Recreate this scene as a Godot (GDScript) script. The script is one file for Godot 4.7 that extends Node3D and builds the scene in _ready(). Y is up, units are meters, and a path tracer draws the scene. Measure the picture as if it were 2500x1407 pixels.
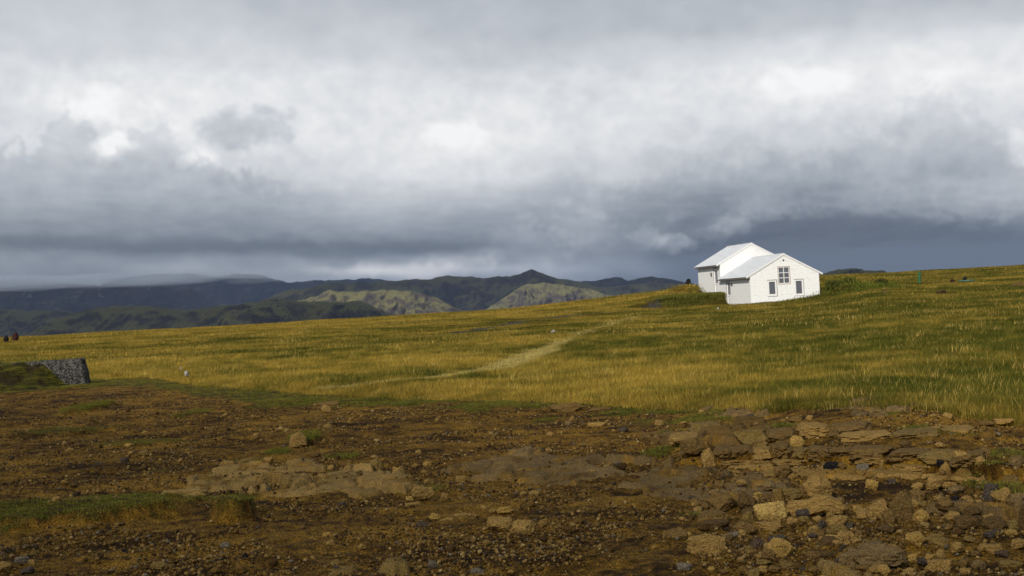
extends Node3D
# A white house on a grassy rise, seen across stony ground; y is up, metres, the camera stands at the origin and looks along -z.

const EYE := 1.6
const HOUSE_AT := Vector3(18.58, 0.15, -115.0)
const HOUSE_TURN := deg_to_rad(8.4)
const TO_SUN_AZIMUTH := deg_to_rad(-24.0)   # behind the camera, to its left
const SUN_HEIGHT := deg_to_rad(32.0)

var n_big := FastNoiseLite.new()
var n_mid := FastNoiseLite.new()
var n_fine := FastNoiseLite.new()
var n_patch := FastNoiseLite.new()
var n_rough := FastNoiseLite.new()
var n_ridge := FastNoiseLite.new()
var n_joint := FastNoiseLite.new()
var n_block := FastNoiseLite.new()
var rng := RandomNumberGenerator.new()
var M := {}
var names := {}
var to_sun := Vector3.UP

# terrain profile: (azimuth tangent, value)
var HS := PackedVector2Array([Vector2(-.9,.5),Vector2(-.347,.6),Vector2(-.18,.5),Vector2(0,.68),Vector2(.056,1.25),Vector2(.12,1.9),Vector2(.21,2.5),Vector2(.278,2.6),Vector2(.347,2.7),Vector2(.9,3.2)])
var DS := PackedVector2Array([Vector2(-.9,130),Vector2(-.347,130),Vector2(0,150),Vector2(.12,150),Vector2(.21,165),Vector2(.278,190),Vector2(.347,200),Vector2(.9,210)])
var NN := PackedVector2Array([Vector2(-.347,3),Vector2(0,3),Vector2(.1,5),Vector2(.17,5),Vector2(.25,1.8),Vector2(.9,1.8)])
var DB := PackedVector2Array([Vector2(-.6,60),Vector2(-.375,55),Vector2(-.29,43),Vector2(-.25,42),Vector2(-.21,34.6),Vector2(-.18,31.5),Vector2(-.11,27.2),Vector2(-.07,25.3),Vector2(-.014,23.6),Vector2(.025,22.4),Vector2(.083,20.2),Vector2(.125,18.8),Vector2(.167,17.1),Vector2(.222,16.0),Vector2(.278,15.5),Vector2(.30,15.4),Vector2(.347,15.0),Vector2(.6,14.0)])
var MH := PackedVector2Array([Vector2(.05,0),Vector2(.11,.06),Vector2(.167,.16),Vector2(.2,.25),Vector2(.23,.28),Vector2(.27,.26),Vector2(.3,.19),Vector2(.347,.12),Vector2(.45,.1)])
var DL := PackedVector2Array([Vector2(.117,13.5),Vector2(.18,13.4),Vector2(.233,12.8),Vector2(.303,12.2),Vector2(.342,12.0)])
var LS := PackedVector2Array([Vector2(.09,0),Vector2(.115,.1),Vector2(.14,.12),Vector2(.3,.13),Vector2(.4,.13)])

# turf: x, z, half width, half depth, height of its hummock, length of its grass, density
var TURF := [[-3.757,-12.224,1.066,0.895,0.11,0.036,1],[-2.265,-11.605,0.197,0.308,0.15,0.035,0.8],[-2.903,-12.737,0.236,0.345,0.03,0.03,0.5],[-2.652,-18.235,0.154,0.582,0.1,0.06,1],[-3.013,-16.173,0.206,0.368,0.02,0.04,0.6],[-2.82,-17.224,0.121,0.312,0.02,0.06,1],[-1.95,-16.114,0.149,0.317,0.03,0.06,1],[-0.835,-12.775,0.142,0.311,0.02,0.05,0.8],[3.636,-11.099,0.075,0.247,0.03,0.09,1],[3.534,-11.441,0.057,0.233,0.02,0.07,0.8],[2.011,-15.455,0.108,0.376,0.03,0.06,0.9],[2.591,-14.56,0.062,0.285,0.1,0.04,1],[3.794,-14.897,0.064,0.289,0.02,0.07,0.8],[1.39,-14.59,0.142,0.324,0.02,0.06,0.8],[-4.922,-19.092,0.657,0.456,0.03,0.03,0.6],[-6.746,-21.954,0.957,0.698,0.05,0.03,0.5],[-7.974,-27.376,0.317,1.489,0.1,0.05,0.8],[-4.085,-26.089,0.734,1.555,0.02,0.03,0.7],[-2.345,-25.284,1.058,1.674,0.02,0.03,0.6],[-0.541,-22.961,0.51,0.914,0.03,0.04,0.7],[-5.44,-24.648,0.316,0.97,0.03,0.04,0.6],[3.758,-13.947,0.12,0.165,0.01,0.06,0.7],[3.976,-13.519,0.176,0.215,0.02,0.05,0.6],[4.013,-12.081,0.159,0.34,0.03,0.06,0.7],[-2.319,-13.152,0.111,0.152,0,0.03,0.4],[-1.451,-12.565,0.088,0.165,0,0.03,0.4],[1.199,-10.538,0.024,0.097,0,0.05,0.7],[-3.872,-15.819,0.204,0.267,0,0.02,0.4],[0.402,-19.785,0.302,0.407,0,0.03,0.5],[1.664,-16.166,0.135,0.279,0.02,0.05,0.6],[3.646,-11.675,0.136,0.014,0.02,0.05,0.5],[2.658,-14.191,0.048,0.144,0,0.04,0.6]]
var ROAD := PackedVector2Array([Vector2(-2.873,-76.245),Vector2(-1.775,-85.075),Vector2(0.148,-96.732),Vector2(2.237,-105.978),Vector2(4.519,-111.193),Vector2(7.187,-114.205),Vector2(9.88,-115.952),Vector2(12.504,-122.595),Vector2(14.391,-125.603)])
var TRAIL := PackedVector2Array([Vector2(8.863,-100.325),Vector2(5.58,-81.968),Vector2(2.334,-58.588),Vector2(1.247,-48.666),Vector2(0.343,-39.996),Vector2(-0.579,-34.455),Vector2(-1.419,-31.671),Vector2(-2.391,-30.548),Vector2(-3.404,-29.733)])
var TRACK := PackedVector2Array([Vector2(-16.504,-85.388),Vector2(-19.049,-80.092),Vector2(-20.273,-76.299),Vector2(-21.143,-72.018)])


func _ready() -> void:
	rng.seed = 7
	set_noise(n_big, 11, 0.16, 3)
	set_noise(n_mid, 12, 1.1, 3)
	set_noise(n_fine, 13, 5.0, 2)
	set_noise(n_patch, 14, 0.09, 4)
	set_noise(n_rough, 15, 1.0, 4)
	set_noise(n_ridge, 16, 1.0, 4)
	n_ridge.fractal_type = FastNoiseLite.FRACTAL_RIDGED
	for n: FastNoiseLite in [n_joint, n_block]:
		n.noise_type = FastNoiseLite.TYPE_CELLULAR
		n.seed = 21
		n.frequency = 1.0
		n.fractal_type = FastNoiseLite.FRACTAL_NONE
		n.cellular_distance_function = FastNoiseLite.DISTANCE_EUCLIDEAN
		n.cellular_jitter = 1.0
	n_joint.cellular_return_type = FastNoiseLite.RETURN_DISTANCE2_SUB
	n_block.cellular_return_type = FastNoiseLite.RETURN_CELL_VALUE
	to_sun = Vector3(sin(TO_SUN_AZIMUTH) * cos(SUN_HEIGHT), sin(SUN_HEIGHT), cos(TO_SUN_AZIMUTH) * cos(SUN_HEIGHT))
	var camera := Camera3D.new()
	camera.name = "camera"
	camera.position = Vector3(0, EYE, 0)
	camera.basis = Basis(Vector3.RIGHT, deg_to_rad(0.5)) * Basis(Vector3.BACK, deg_to_rad(-3.0))
	camera.fov = 22.12
	camera.near = 0.1
	camera.far = 60000.0
	add_child(camera)
	camera.current = true
	var env := Environment.new()
	env.background_mode = Environment.BG_SKY
	env.sky = Sky.new()
	var sky := PanoramaSkyMaterial.new()
	sky.panorama = sky_picture()
	env.sky.sky_material = sky
	env.background_energy_multiplier = 1.0
	env.tonemap_mode = Environment.TONE_MAPPER_LINEAR
	env.tonemap_exposure = 1.0
	env.sdfgi_enabled = true
	env.ssao_enabled = true
	env.ssil_enabled = true
	env.fog_enabled = true
	env.fog_light_color = Color(0.7, 0.81, 1.0)
	env.fog_density = 0.000024
	env.volumetric_fog_enabled = true
	env.volumetric_fog_density = 0.0
	var around := WorldEnvironment.new()
	around.name = "world_environment"
	around.environment = env
	add_child(around)
	var sun := DirectionalLight3D.new()
	sun.name = "sun"
	sun.light_color = Color(1.0, 0.97, 0.92)
	sun.light_energy = 1.25
	sun.light_angular_distance = 0.5
	sun.shadow_enabled = true
	sun.basis = Basis.looking_at(-to_sun)
	add_child(sun)
	make_materials()
	build_clouds()
	build_ground()
	build_mountains()
	build_low_cloud()
	build_storm_cloud()
	build_house()
	build_wall()
	build_outcrops()
	build_ledge()
	build_rocks()
	build_small_stones()
	build_gravel()
	build_meadow()
	build_turf()
	build_meadow_things()


# ---------------------------------------------------------------- helpers

func set_noise(n: FastNoiseLite, s: int, f: float, octaves: int) -> void:
	n.noise_type = FastNoiseLite.TYPE_SIMPLEX_SMOOTH
	n.seed = s
	n.frequency = f
	n.fractal_octaves = octaves

func sm(t: float) -> float:
	t = clampf(t, 0.0, 1.0)
	return t * t * (3.0 - 2.0 * t)

func seg(a: float, p: PackedVector2Array) -> float:
	if a <= p[0].x:
		return p[0].y
	for i in range(1, p.size()):
		if a < p[i].x:
			return lerpf(p[i - 1].y, p[i].y, (a - p[i - 1].x) / (p[i].x - p[i - 1].x))
	return p[p.size() - 1].y

func near_line(x: float, z: float, p: PackedVector2Array) -> float:
	var best := 1e9
	var q := Vector2(x, z)
	for i in range(1, p.size()):
		best = minf(best, q.distance_squared_to(Geometry2D.get_closest_point_to_segment(q, p[i - 1], p[i])))
	return sqrt(best)

func rgb(r: float, g: float, b: float) -> Color:   # a linear base colour as Godot's sRGB
	return Color(clampf(r, 0, 1), clampf(g, 0, 1), clampf(b, 0, 1)).linear_to_srgb()

func numbered(called: String) -> String:
	var k: int = names.get(called, 0)
	names[called] = k + 1
	return called if k == 0 else "%s_%03d" % [called, k]

func tag(o: Node, label: String, category: String, group := "", kind := "") -> Node:
	o.set_meta("label", label)
	if category:
		o.set_meta("category", category)
	if group:
		o.set_meta("group", group)
	if kind:
		o.set_meta("kind", kind)
	return o

func thing(called: String, label: String, category: String, at := Vector3.ZERO, turn := 0.0, group := "") -> Node3D:
	var o := Node3D.new()
	o.name = numbered(called)
	add_child(o)
	o.position = at
	o.rotation.y = turn
	tag(o, label, category, group)
	return o

func obj(called: String, mesh: Mesh, m: Material, parent: Node = self) -> MeshInstance3D:
	var o := MeshInstance3D.new()
	o.name = numbered(called) if parent == self else called
	o.mesh = mesh
	o.material_override = m
	parent.add_child(o, true)
	return o

func array_mesh(v: PackedVector3Array, idx: PackedInt32Array, colors := PackedColorArray(), n := PackedVector3Array()) -> ArrayMesh:
	if n.is_empty():
		n.resize(v.size())
		for i in range(0, idx.size(), 3):
			var a := idx[i]
			var b := idx[i + 1]
			var c := idx[i + 2]
			var w := (v[c] - v[a]).cross(v[b] - v[a])
			n[a] += w
			n[b] += w
			n[c] += w
		for i in n.size():
			n[i] = n[i].normalized()
	var arrays := []
	arrays.resize(Mesh.ARRAY_MAX)
	arrays[Mesh.ARRAY_VERTEX] = v
	arrays[Mesh.ARRAY_NORMAL] = n
	arrays[Mesh.ARRAY_INDEX] = idx
	if colors.size():
		arrays[Mesh.ARRAY_COLOR] = colors
	var m := ArrayMesh.new()
	m.add_surface_from_arrays(Mesh.PRIMITIVE_TRIANGLES, arrays)
	return m

func quad(st: SurfaceTool, a: Vector3, b: Vector3, c: Vector3, d: Vector3) -> void:   # a b c d clockwise seen from the front
	for p in [a, b, c, a, c, d]:
		st.add_vertex(p)

func box(st: SurfaceTool, lo: Vector3, hi: Vector3, bevel := 0.0) -> void:
	var c := (lo + hi) / 2.0
	var h := (hi - lo) / 2.0
	var k := Vector3(h.x - bevel, h.y - bevel, h.z - bevel)
	for axis in 3:
		for s in [-1.0, 1.0]:
			var u := (axis + 1) % 3
			var w := (axis + 2) % 3
			var p := []
			for e in [[-1, -1], [1, -1], [1, 1], [-1, 1]]:
				var q := Vector3.ZERO
				q[axis] = s * h[axis]
				q[u] = e[0] * k[u]
				q[w] = e[1] * k[w]
				p.append(c + q)
			if s > 0:
				quad(st, p[0], p[3], p[2], p[1])
			else:
				quad(st, p[0], p[1], p[2], p[3])
	if bevel <= 0.0:
		return
	for axis in 3:
		var u := (axis + 1) % 3
		var w := (axis + 2) % 3
		for su in [-1.0, 1.0]:
			for sw in [-1.0, 1.0]:
				var p := []
				for e in [[-1, 0], [1, 0], [1, 1], [-1, 1]]:
					var q := Vector3.ZERO
					q[axis] = e[0] * k[axis]
					q[u] = su * (h[u] if e[1] == 0 else k[u])
					q[w] = sw * (k[w] if e[1] == 0 else h[w])
					p.append(c + q)
				if su * sw > 0:
					quad(st, p[0], p[3], p[2], p[1])
				else:
					quad(st, p[0], p[1], p[2], p[3])

func started() -> SurfaceTool:
	var st := SurfaceTool.new()
	st.begin(Mesh.PRIMITIVE_TRIANGLES)
	st.set_smooth_group(-1)
	return st

func done(st: SurfaceTool) -> ArrayMesh:
	st.generate_normals()
	return st.commit()

func grain(s: int, frequency: float, octaves: int, low: float, high: float, contrast := 1.0, kind := FastNoiseLite.TYPE_SIMPLEX_SMOOTH) -> Image:
	var n := FastNoiseLite.new()
	set_noise(n, s, frequency, octaves)
	n.noise_type = kind
	var im := n.get_seamless_image(512, 512)
	im.convert(Image.FORMAT_RGB8)
	for y in 512:
		for x in 512:
			var t := clampf((im.get_pixel(x, y).r - 0.5) * contrast + 0.5, 0.0, 1.0)
			var v := lerpf(low, high, t)
			im.set_pixel(x, y, Color(v, v, v))
	return im

func triplanar(m: StandardMaterial3D, size: float) -> StandardMaterial3D:
	m.uv1_triplanar = true
	m.uv1_world_triplanar = true
	m.uv1_scale = Vector3.ONE / size
	return m

func matte(color: Color, rough := 0.9) -> StandardMaterial3D:
	var m := StandardMaterial3D.new()
	m.albedo_color = color
	m.roughness = rough
	m.metallic_specular = 0.25
	return m

func tinted(rough := 0.95) -> StandardMaterial3D:
	var m := matte(Color.WHITE, rough)
	m.vertex_color_use_as_albedo = true
	m.vertex_color_is_srgb = true
	return m

func make_materials() -> void:
	var grit := ImageTexture.create_from_image(grain(31, 0.045, 4, 0.45, 1.0, 1.7))
	var rough := ImageTexture.create_from_image(grain(32, 0.03, 5, 0.0, 1.0, 1.3))
	var blotch := ImageTexture.create_from_image(grain(33, 0.012, 5, 0.9, 1.0, 1.4))
	M.ground = triplanar(tinted(), 0.5)
	M.ground.albedo_texture = grit
	M.ground.heightmap_enabled = true
	M.ground.heightmap_texture = rough
	M.ground.heightmap_scale = 2.4
	M.rock = triplanar(tinted(0.9), 0.35)
	M.rock.albedo_texture = ImageTexture.create_from_image(grain(34, 0.05, 5, 0.55, 1.0, 1.6))
	M.rock.heightmap_enabled = true
	M.rock.heightmap_texture = rough
	M.rock.heightmap_scale = 0.9
	M.grass = tinted(0.8)
	M.grass.backlight_enabled = true
	M.grass.backlight = Color(0.5, 0.5, 0.5)
	M.hill = triplanar(tinted(), 120.0)
	M.hill.albedo_texture = ImageTexture.create_from_image(grain(35, 0.03, 5, 0.6, 1.0, 1.6))
	M.cloud = matte(Color(0.95, 0.95, 0.95, 0.5), 1.0)
	M.cloud.transparency = BaseMaterial3D.TRANSPARENCY_ALPHA
	M.cloud.backlight_enabled = true
	M.cloud.backlight = Color(0.9, 0.9, 0.9)
	M.thin_cloud = M.cloud.duplicate()
	M.thin_cloud.albedo_color.a = 0.1
	M.plaster = triplanar(matte(rgb(0.9, 0.91, 0.92), 0.85), 2.6)
	M.plaster.albedo_texture = wall_picture()
	M.plaster.heightmap_enabled = true
	M.plaster.heightmap_texture = M.plaster.albedo_texture
	M.plaster.heightmap_scale = 1.2
	M.roof = matte(rgb(0.64, 0.67, 0.72), 0.5)
	M.roof.metallic = 0.1
	M.roof.albedo_texture = blotch
	triplanar(M.roof, 3.0)
	M.white = matte(rgb(0.82, 0.82, 0.81), 0.6)
	M.soffit = matte(rgb(0.16, 0.155, 0.14), 0.9)
	M.pane = matte(rgb(0.115, 0.122, 0.142), 0.2)
	M.pane.metallic_specular = 0.5
	M.rust = matte(rgb(0.3, 0.13, 0.05), 0.9)
	M.gap = matte(rgb(0.05, 0.05, 0.05), 0.9)
	M.plaque = matte(rgb(0.12, 0.085, 0.065), 0.7)
	M.lichen = triplanar(matte(Color.WHITE, 0.95), 0.7)
	M.lichen.albedo_texture = lichen_picture()
	M.lichen.heightmap_enabled = true
	M.lichen.heightmap_texture = rough
	M.lichen.heightmap_scale = 2.0
	M.green_paint = matte(rgb(0.035, 0.12, 0.05), 0.5)

func wall_picture() -> ImageTexture:   # lime-washed, board-marked concrete: faint board joints, scuffs, flaked spots
	var im := Image.create_empty(512, 512, false, Image.FORMAT_RGB8)
	var a := FastNoiseLite.new()
	set_noise(a, 51, 0.012, 5)
	var b := FastNoiseLite.new()
	set_noise(b, 52, 0.05, 4)
	var si := a.get_seamless_image(512, 512)
	var sb := b.get_seamless_image(512, 512)
	for y in 512:
		var board := absf(fposmod(y / 39.4, 1.0) - 0.5) * 2.0   # 13 boards, 0.2 m each
		for x in 512:
			var p := si.get_pixel(x, y).r
			var q := sb.get_pixel(x, y).r
			var v := 0.985 + 0.07 * (p - 0.5)
			if board > 0.93 and p + 0.3 * q > 0.62:
				v -= 0.16 * (board - 0.93) / 0.07
			v -= 0.4 * clampf((q - 0.66) * 4.0, 0.0, 1.0) * clampf((p - 0.45) * 4.0, 0.0, 1.0)
			v -= 0.08 * clampf((p - 0.57) * 5.0, 0.0, 1.0) * clampf((q - 0.35) * 3.0, 0.0, 1.0)   # grey weathering
			im.set_pixel(x, y, Color(v, v, v * 0.99))
	return ImageTexture.create_from_image(im)

func lichen_picture() -> ImageTexture:
	var im := Image.create_empty(512, 512, false, Image.FORMAT_RGB8)
	var a := FastNoiseLite.new()
	set_noise(a, 61, 0.03, 4)
	var b := FastNoiseLite.new()
	set_noise(b, 62, 0.008, 3)
	var si := a.get_seamless_image(512, 512)
	var sb := b.get_seamless_image(512, 512)
	for y in 512:
		for x in 512:
			var t := clampf((si.get_pixel(x, y).r + 0.5 * (sb.get_pixel(x, y).r - 0.5) - 0.5) * 5.0 + 0.27, 0.0, 1.0)
			im.set_pixel(x, y, rgb(lerpf(0.02, 0.15, t), lerpf(0.019, 0.146, t), lerpf(0.018, 0.13, t)))
	return ImageTexture.create_from_image(im)


# ---------------------------------------------------------------- sky

const SKY_ROWS := 12
const SKY_COLUMNS := 11
# brightness (sRGB, 0-255) of the cloud cover, every 3.98 degrees of azimuth from -19.9 and row by row down to the horizon, along bands that climb 3 degrees to the right
var SKY := PackedByteArray([
	196, 204, 198, 194, 192, 190, 190, 190, 190, 190, 188,
	208, 210, 208, 204, 202, 196, 194, 196, 202, 208, 210,
	212, 216, 218, 218, 214, 206, 212, 218, 230, 238, 236,
	226, 234, 233, 237, 232, 228, 231, 238, 246, 246, 242,
	228, 238, 242, 238, 236, 239, 233, 232, 234, 234, 232,
	220, 226, 234, 237, 242, 245, 234, 220, 214, 214, 218,
	206, 206, 206, 222, 234, 230, 212, 192, 190, 194, 214,
	190, 192, 188, 192, 208, 200, 178, 156, 160, 182, 198,
	160, 158, 158, 164, 168, 160, 158, 138, 118, 126, 146,
	140, 136, 134, 134, 132, 142, 160, 124, 112, 116, 126,
	164, 160, 172, 180, 208, 204, 168, 120, 118, 122, 126,
	152, 152, 158, 168, 172, 150, 126, 120, 122, 124, 126])
var SKY_V := PackedFloat32Array([0, 70, 140, 210, 280, 350, 420, 490, 560, 610, 655, 700])
# single puffs: place across and down, half width, half height, change of brightness, raggedness
var PUFFS := [[625, 318, 92, 46, -30, .9], [310, 372, 46, 26, 30, .8], [520, 395, 36, 26, 20, .8], [290, 275, 60, 40, 14, .8], [1120, 330, 90, 26, 14, .8],
	[1990, 215, 110, 40, 12, .7], [1430, 540, 92, 66, 16, 1.0], [1300, 600, 120, 46, 16, .8], [1660, 592, 46, 20, 34, 1.0], [1590, 580, 36, 18, 16, 1.0], [1785, 552, 52, 26, 30, 1.0], [1860, 515, 60, 40, 14, 1.0], [2330, 400, 90, 60, -10, .8],
	[1950, 560, 170, 30, -16, .7], [1000, 660, 170, 16, 30, .6], [1120, 636, 90, 16, 26, .8], [860, 664, 120, 10, 16, .6], [420, 662, 120, 12, 8, .6], [330, 600, 400, 16, -8, .5], [700, 610, 300, 18, -8, .5], [1000, 600, 200, 14, -10, .5], [2470, 380, 30, 60, 22, .8], [640, 448, 80, 22, -10, .8]]

# edges of the nearer banks of cloud: line, from, to, brightness of the break above, depth of the shade below, softness
var BANKS := [
	[PackedVector2Array([Vector2(-300, 420), Vector2(0, 395), Vector2(150, 385), Vector2(175, 320), Vector2(215, 300), Vector2(262, 330), Vector2(300, 395), Vector2(345, 380), Vector2(365, 325), Vector2(420, 318), Vector2(470, 372), Vector2(540, 420), Vector2(640, 440), Vector2(760, 470)]), -260.0, 800.0, 12.0, 14.0, 22.0],
	[PackedVector2Array([Vector2(1380, 520), Vector2(1560, 470), Vector2(1700, 420), Vector2(1850, 390), Vector2(2000, 400), Vector2(2150, 330), Vector2(2220, 270), Vector2(2290, 245), Vector2(2350, 290), Vector2(2420, 350), Vector2(2480, 430), Vector2(2800, 440)]), 1400.0, 2760.0, 8.0, 14.0, 64.0],
	[PackedVector2Array([Vector2(1480, 640), Vector2(1560, 610), Vector2(1640, 590), Vector2(1700, 600), Vector2(1800, 570), Vector2(1950, 540), Vector2(2150, 545), Vector2(2400, 560), Vector2(2700, 560)]), 1500.0, 2760.0, 16.0, 12.0, 34.0]]

func sky_value(u: float, v: float, w: FastNoiseLite) -> float:
	var wu := u + 42.0 * w.get_noise_2d(u * 0.5, v * 1.4) + 16.0 * w.get_noise_2d(u * 2.0 + 900.0, v * 4.0)
	var wv := v + 26.0 * w.get_noise_2d(u * 0.5 + 400.0, v * 1.4 + 300.0) + 11.0 * w.get_noise_2d(u * 2.0 + 1300.0, v * 4.0)
	var cu := absf(fposmod(wu + 2500.0, 5000.0) - 2500.0)   # beyond the sides the cover goes on alike
	var column := clampf(cu / 250.0, 0.0, SKY_COLUMNS - 1.001)
	var row := 0
	while row < SKY_ROWS - 2 and SKY_V[row + 1] < wv:
		row += 1
	var t := clampf((wv - SKY_V[row]) / (SKY_V[row + 1] - SKY_V[row]), 0.0, 1.0)
	t = lerpf(t, sm(t), 0.5)
	var i := int(column)
	var f := lerpf(column - i, sm(column - i), 0.5)
	var a := lerpf(SKY[row * SKY_COLUMNS + i], SKY[row * SKY_COLUMNS + i + 1], f)
	var b := lerpf(SKY[(row + 1) * SKY_COLUMNS + i], SKY[(row + 1) * SKY_COLUMNS + i + 1], f)
	var value := lerpf(a, b, t)
	if v < 0.0:   # higher than the photograph shows: a heavy even cover
		value = lerpf(value, 154.0, sm(-v / 200.0))
	var calm := 1.0 - sm((v - 430.0) / 150.0)   # streaks low down, billows higher up
	value += 8.0 * w.get_noise_2d(u * 1.3, v * lerpf(4.0, 1.9, calm)) + 5.5 * w.get_noise_2d(u * 3.4 + 70.0, v * lerpf(8.0, 4.2, calm)) * (0.4 + 0.6 * sm(v / 300.0))
	var lumps := absf(w.get_noise_2d(u * 1.5 + 510.0, v * 2.2)) * 2.0 + absf(w.get_noise_2d(u * 4.6 + 200.0, v * 6.0 + 77.0))
	value += 7.0 * (0.5 - lumps) * sm((v - 90.0) / 120.0) * (0.3 + 0.7 * calm)
	if u > -300.0 and u < 2800.0:
		var billow := absf(w.get_noise_2d(u * 2.2 + 33.0, v * 2.4)) * 2.0 + absf(w.get_noise_2d(u * 6.0, v * 6.5 + 77.0))
		for bank in BANKS:
			var top := seg(u, bank[0]) - 46.0 + 62.0 * billow
			var deep := v - top
			var here := sm((u - bank[1]) / 120.0) * sm((bank[2] - u) / 160.0)
			if deep < 0.0:
				value += bank[3] * exp(deep / 45.0) * here * sm(-deep / 10.0)
			else:
				value -= bank[4] * exp(-deep / 110.0) * here * sm(deep / bank[5])
	if u > -100.0 and u < 2600.0:
		for p in PUFFS:
			var dx: float = (u - p[0]) / p[2]
			var dy: float = (v - p[1]) / p[3]
			var r := sqrt(dx * dx + dy * dy)
			if r < 2.2:
				r += p[5] * (0.75 * w.get_noise_2d(u * 1.6, v * 2.0 + 50.0) + 0.6 * w.get_noise_2d(u * 4.0, v * 5.0) + 0.3 * w.get_noise_2d(u * 11.0, v * 13.0))
				value += p[4] * sm((1.45 - r) / 0.95)
	return value

func sky_color(value: float) -> Color:
	var s := clampf(value / 255.0, 0.0, 1.0)
	var cool := clampf((0.97 - s) / 0.52, 0.0, 1.0)   # bright cloud is neutral, dark cloud slate blue
	var c := Color(s * (1.0 - 0.075 * cool), s * (1.0 - 0.002 * cool), minf(1.0, s * (1.0 + 0.085 * cool)))
	return c.srgb_to_linear()

func sky_picture() -> ImageTexture:
	var w := FastNoiseLite.new()
	set_noise(w, 3, 0.0042, 5)
	var im := Image.create_empty(512, 256, false, Image.FORMAT_RGBF)
	for y in 256:
		var el := 90.0 - (y + 0.5) / 256.0 * 180.0
		for x in 512:
			im.set_pixel(x, y, sky_at((x + 0.5) / 512.0 * 360.0, el, w))
	im.resize(4096, 2048, Image.INTERPOLATE_CUBIC)
	for y in range(860, 1030):
		var el := 90.0 - (y + 0.5) / 2048.0 * 180.0
		for k in range(-270, 270):
			im.set_pixel(posmod(k, 4096), y, sky_at((k + 0.5) / 4096.0 * 360.0, el, w))
	return ImageTexture.create_from_image(im)

func sky_at(azimuth: float, el: float, w: FastNoiseLite) -> Color:
	if azimuth > 180.0:
		azimuth -= 360.0
	var u := 1250.0 + 62.83 * azimuth
	var tilt := 62.83 * clampf(azimuth, -24.0, 24.0) * 0.0524
	return sky_color(sky_value(u, 735.0 - tilt - 62.83 * maxf(el, 0.0), w))


# ---------------------------------------------------------------- clouds that stand between the sun and the land

func puffs(at: PackedVector3Array, size: Vector3, s: int) -> ArrayMesh:
	var ico := icosphere(2)
	var v := PackedVector3Array()
	var idx := PackedInt32Array()
	rng.seed = s
	for p in at:
		var k := rng.randf_range(0.85, 1.25)
		var first := v.size()
		var off := rng.randf() * 90.0
		for q: Vector3 in ico[0]:
			v.append(p + q * size * k * (1.0 + 0.28 * n_rough.get_noise_3d(q.x * 1.4 + off, q.y * 1.4, q.z * 1.4)))
		for i: int in ico[1]:
			idx.append(first + i)
	return array_mesh(v, idx)

func build_clouds() -> void:
	rng.seed = 41
	# low cloud behind the camera: its shade lies on the stony ground and ends along the meadow's edge
	var low := PackedVector3Array()
	var up := to_sun * (130.0 / to_sun.y)
	var a := Vector2(-16.6, -45.0)
	var b := Vector2(7.5, -13.0)
	var along := (b - a).normalized()
	var back := Vector2(-along.y, along.x)
	if back.y < 0.0:
		back = -back
	for i in range(-9, 14):
		for j in 11:
			var q: Vector2 = a + along * (i * 5.0) + back * (5.6 + j * 5.2) + Vector2(rng.randf_range(-1, 1), rng.randf_range(-1, 1)) * (0.25 if j == 0 else 1.0)
			low.append(Vector3(q.x, 0, q.y) + up)
	tag(obj("cloud", puffs(low, Vector3(5.6, 1.6, 5.6), 42), M.thin_cloud), "low ragged cloud overhead that shades the stony foreground", "", "", "structure")
	# high cloud bank: its shade lies on the hills, open where the sun strikes them
	var high := PackedVector3Array()
	up = to_sun * (9000.0 / to_sun.y)
	for i in 40:
		for j in 40:
			var p := Vector2(-9000.0 + i * 400.0, -2800.0 - j * 430.0) + Vector2(rng.randf_range(-90, 90), rng.randf_range(-90, 90))
			if absf(p.x) > 0.42 * absf(p.y) + 900.0 or (p.y < -10700.0 and p.y > -12500.0 and p.x < -1100.0):
				continue
			var open := false
			for h in [[-640, -6780, 560, 380], [-240, -6900, 380, 320], [70, -8250, 400, 360], [360, -8330, 300, 300]]:
				var d := Vector2((p.x - h[0]) / (h[2] + 520.0), (p.y - h[1]) / (h[3] + 520.0))
				open = open or d.length() < 1.0
			if not open:
				high.append(Vector3(p.x, 0, p.y) + up)
	tag(obj("cloud", puffs(high, Vector3(330, 90, 330), 43), M.cloud), "high broken cloud bank that shades the distant hills", "", "", "structure")


func build_low_cloud() -> void:   # cloud that has sunk onto the mountain tops
	rng.seed = 19
	for i in 22:
		var t := i / 21.0
		var f := FogVolume.new()
		f.name = numbered("low_cloud")
		f.shape = RenderingServer.FOG_VOLUME_SHAPE_ELLIPSOID
		var wide := rng.randf_range(500, 1000)
		f.size = Vector3(wide, rng.randf_range(60, 120), rng.randf_range(700, 1100))
		f.position = Vector3(lerpf(-4400, -1500, t) + rng.randf_range(-90, 90), lerpf(350, 283, t) + rng.randf_range(-18, 18), -11000 + rng.randf_range(-200, 200))
		f.rotation.z = rng.randf_range(-0.06, 0.06)
		var m := FogMaterial.new()
		m.albedo = Color(0.88, 0.93, 1.0)
		m.density = rng.randf_range(0.0005, 0.0011) * (1.0 - 0.75 * t)
		f.material = m
		add_child(f)
		tag(f, "low cloud sunk onto the tops of the far mountains", "", "", "structure")


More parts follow.
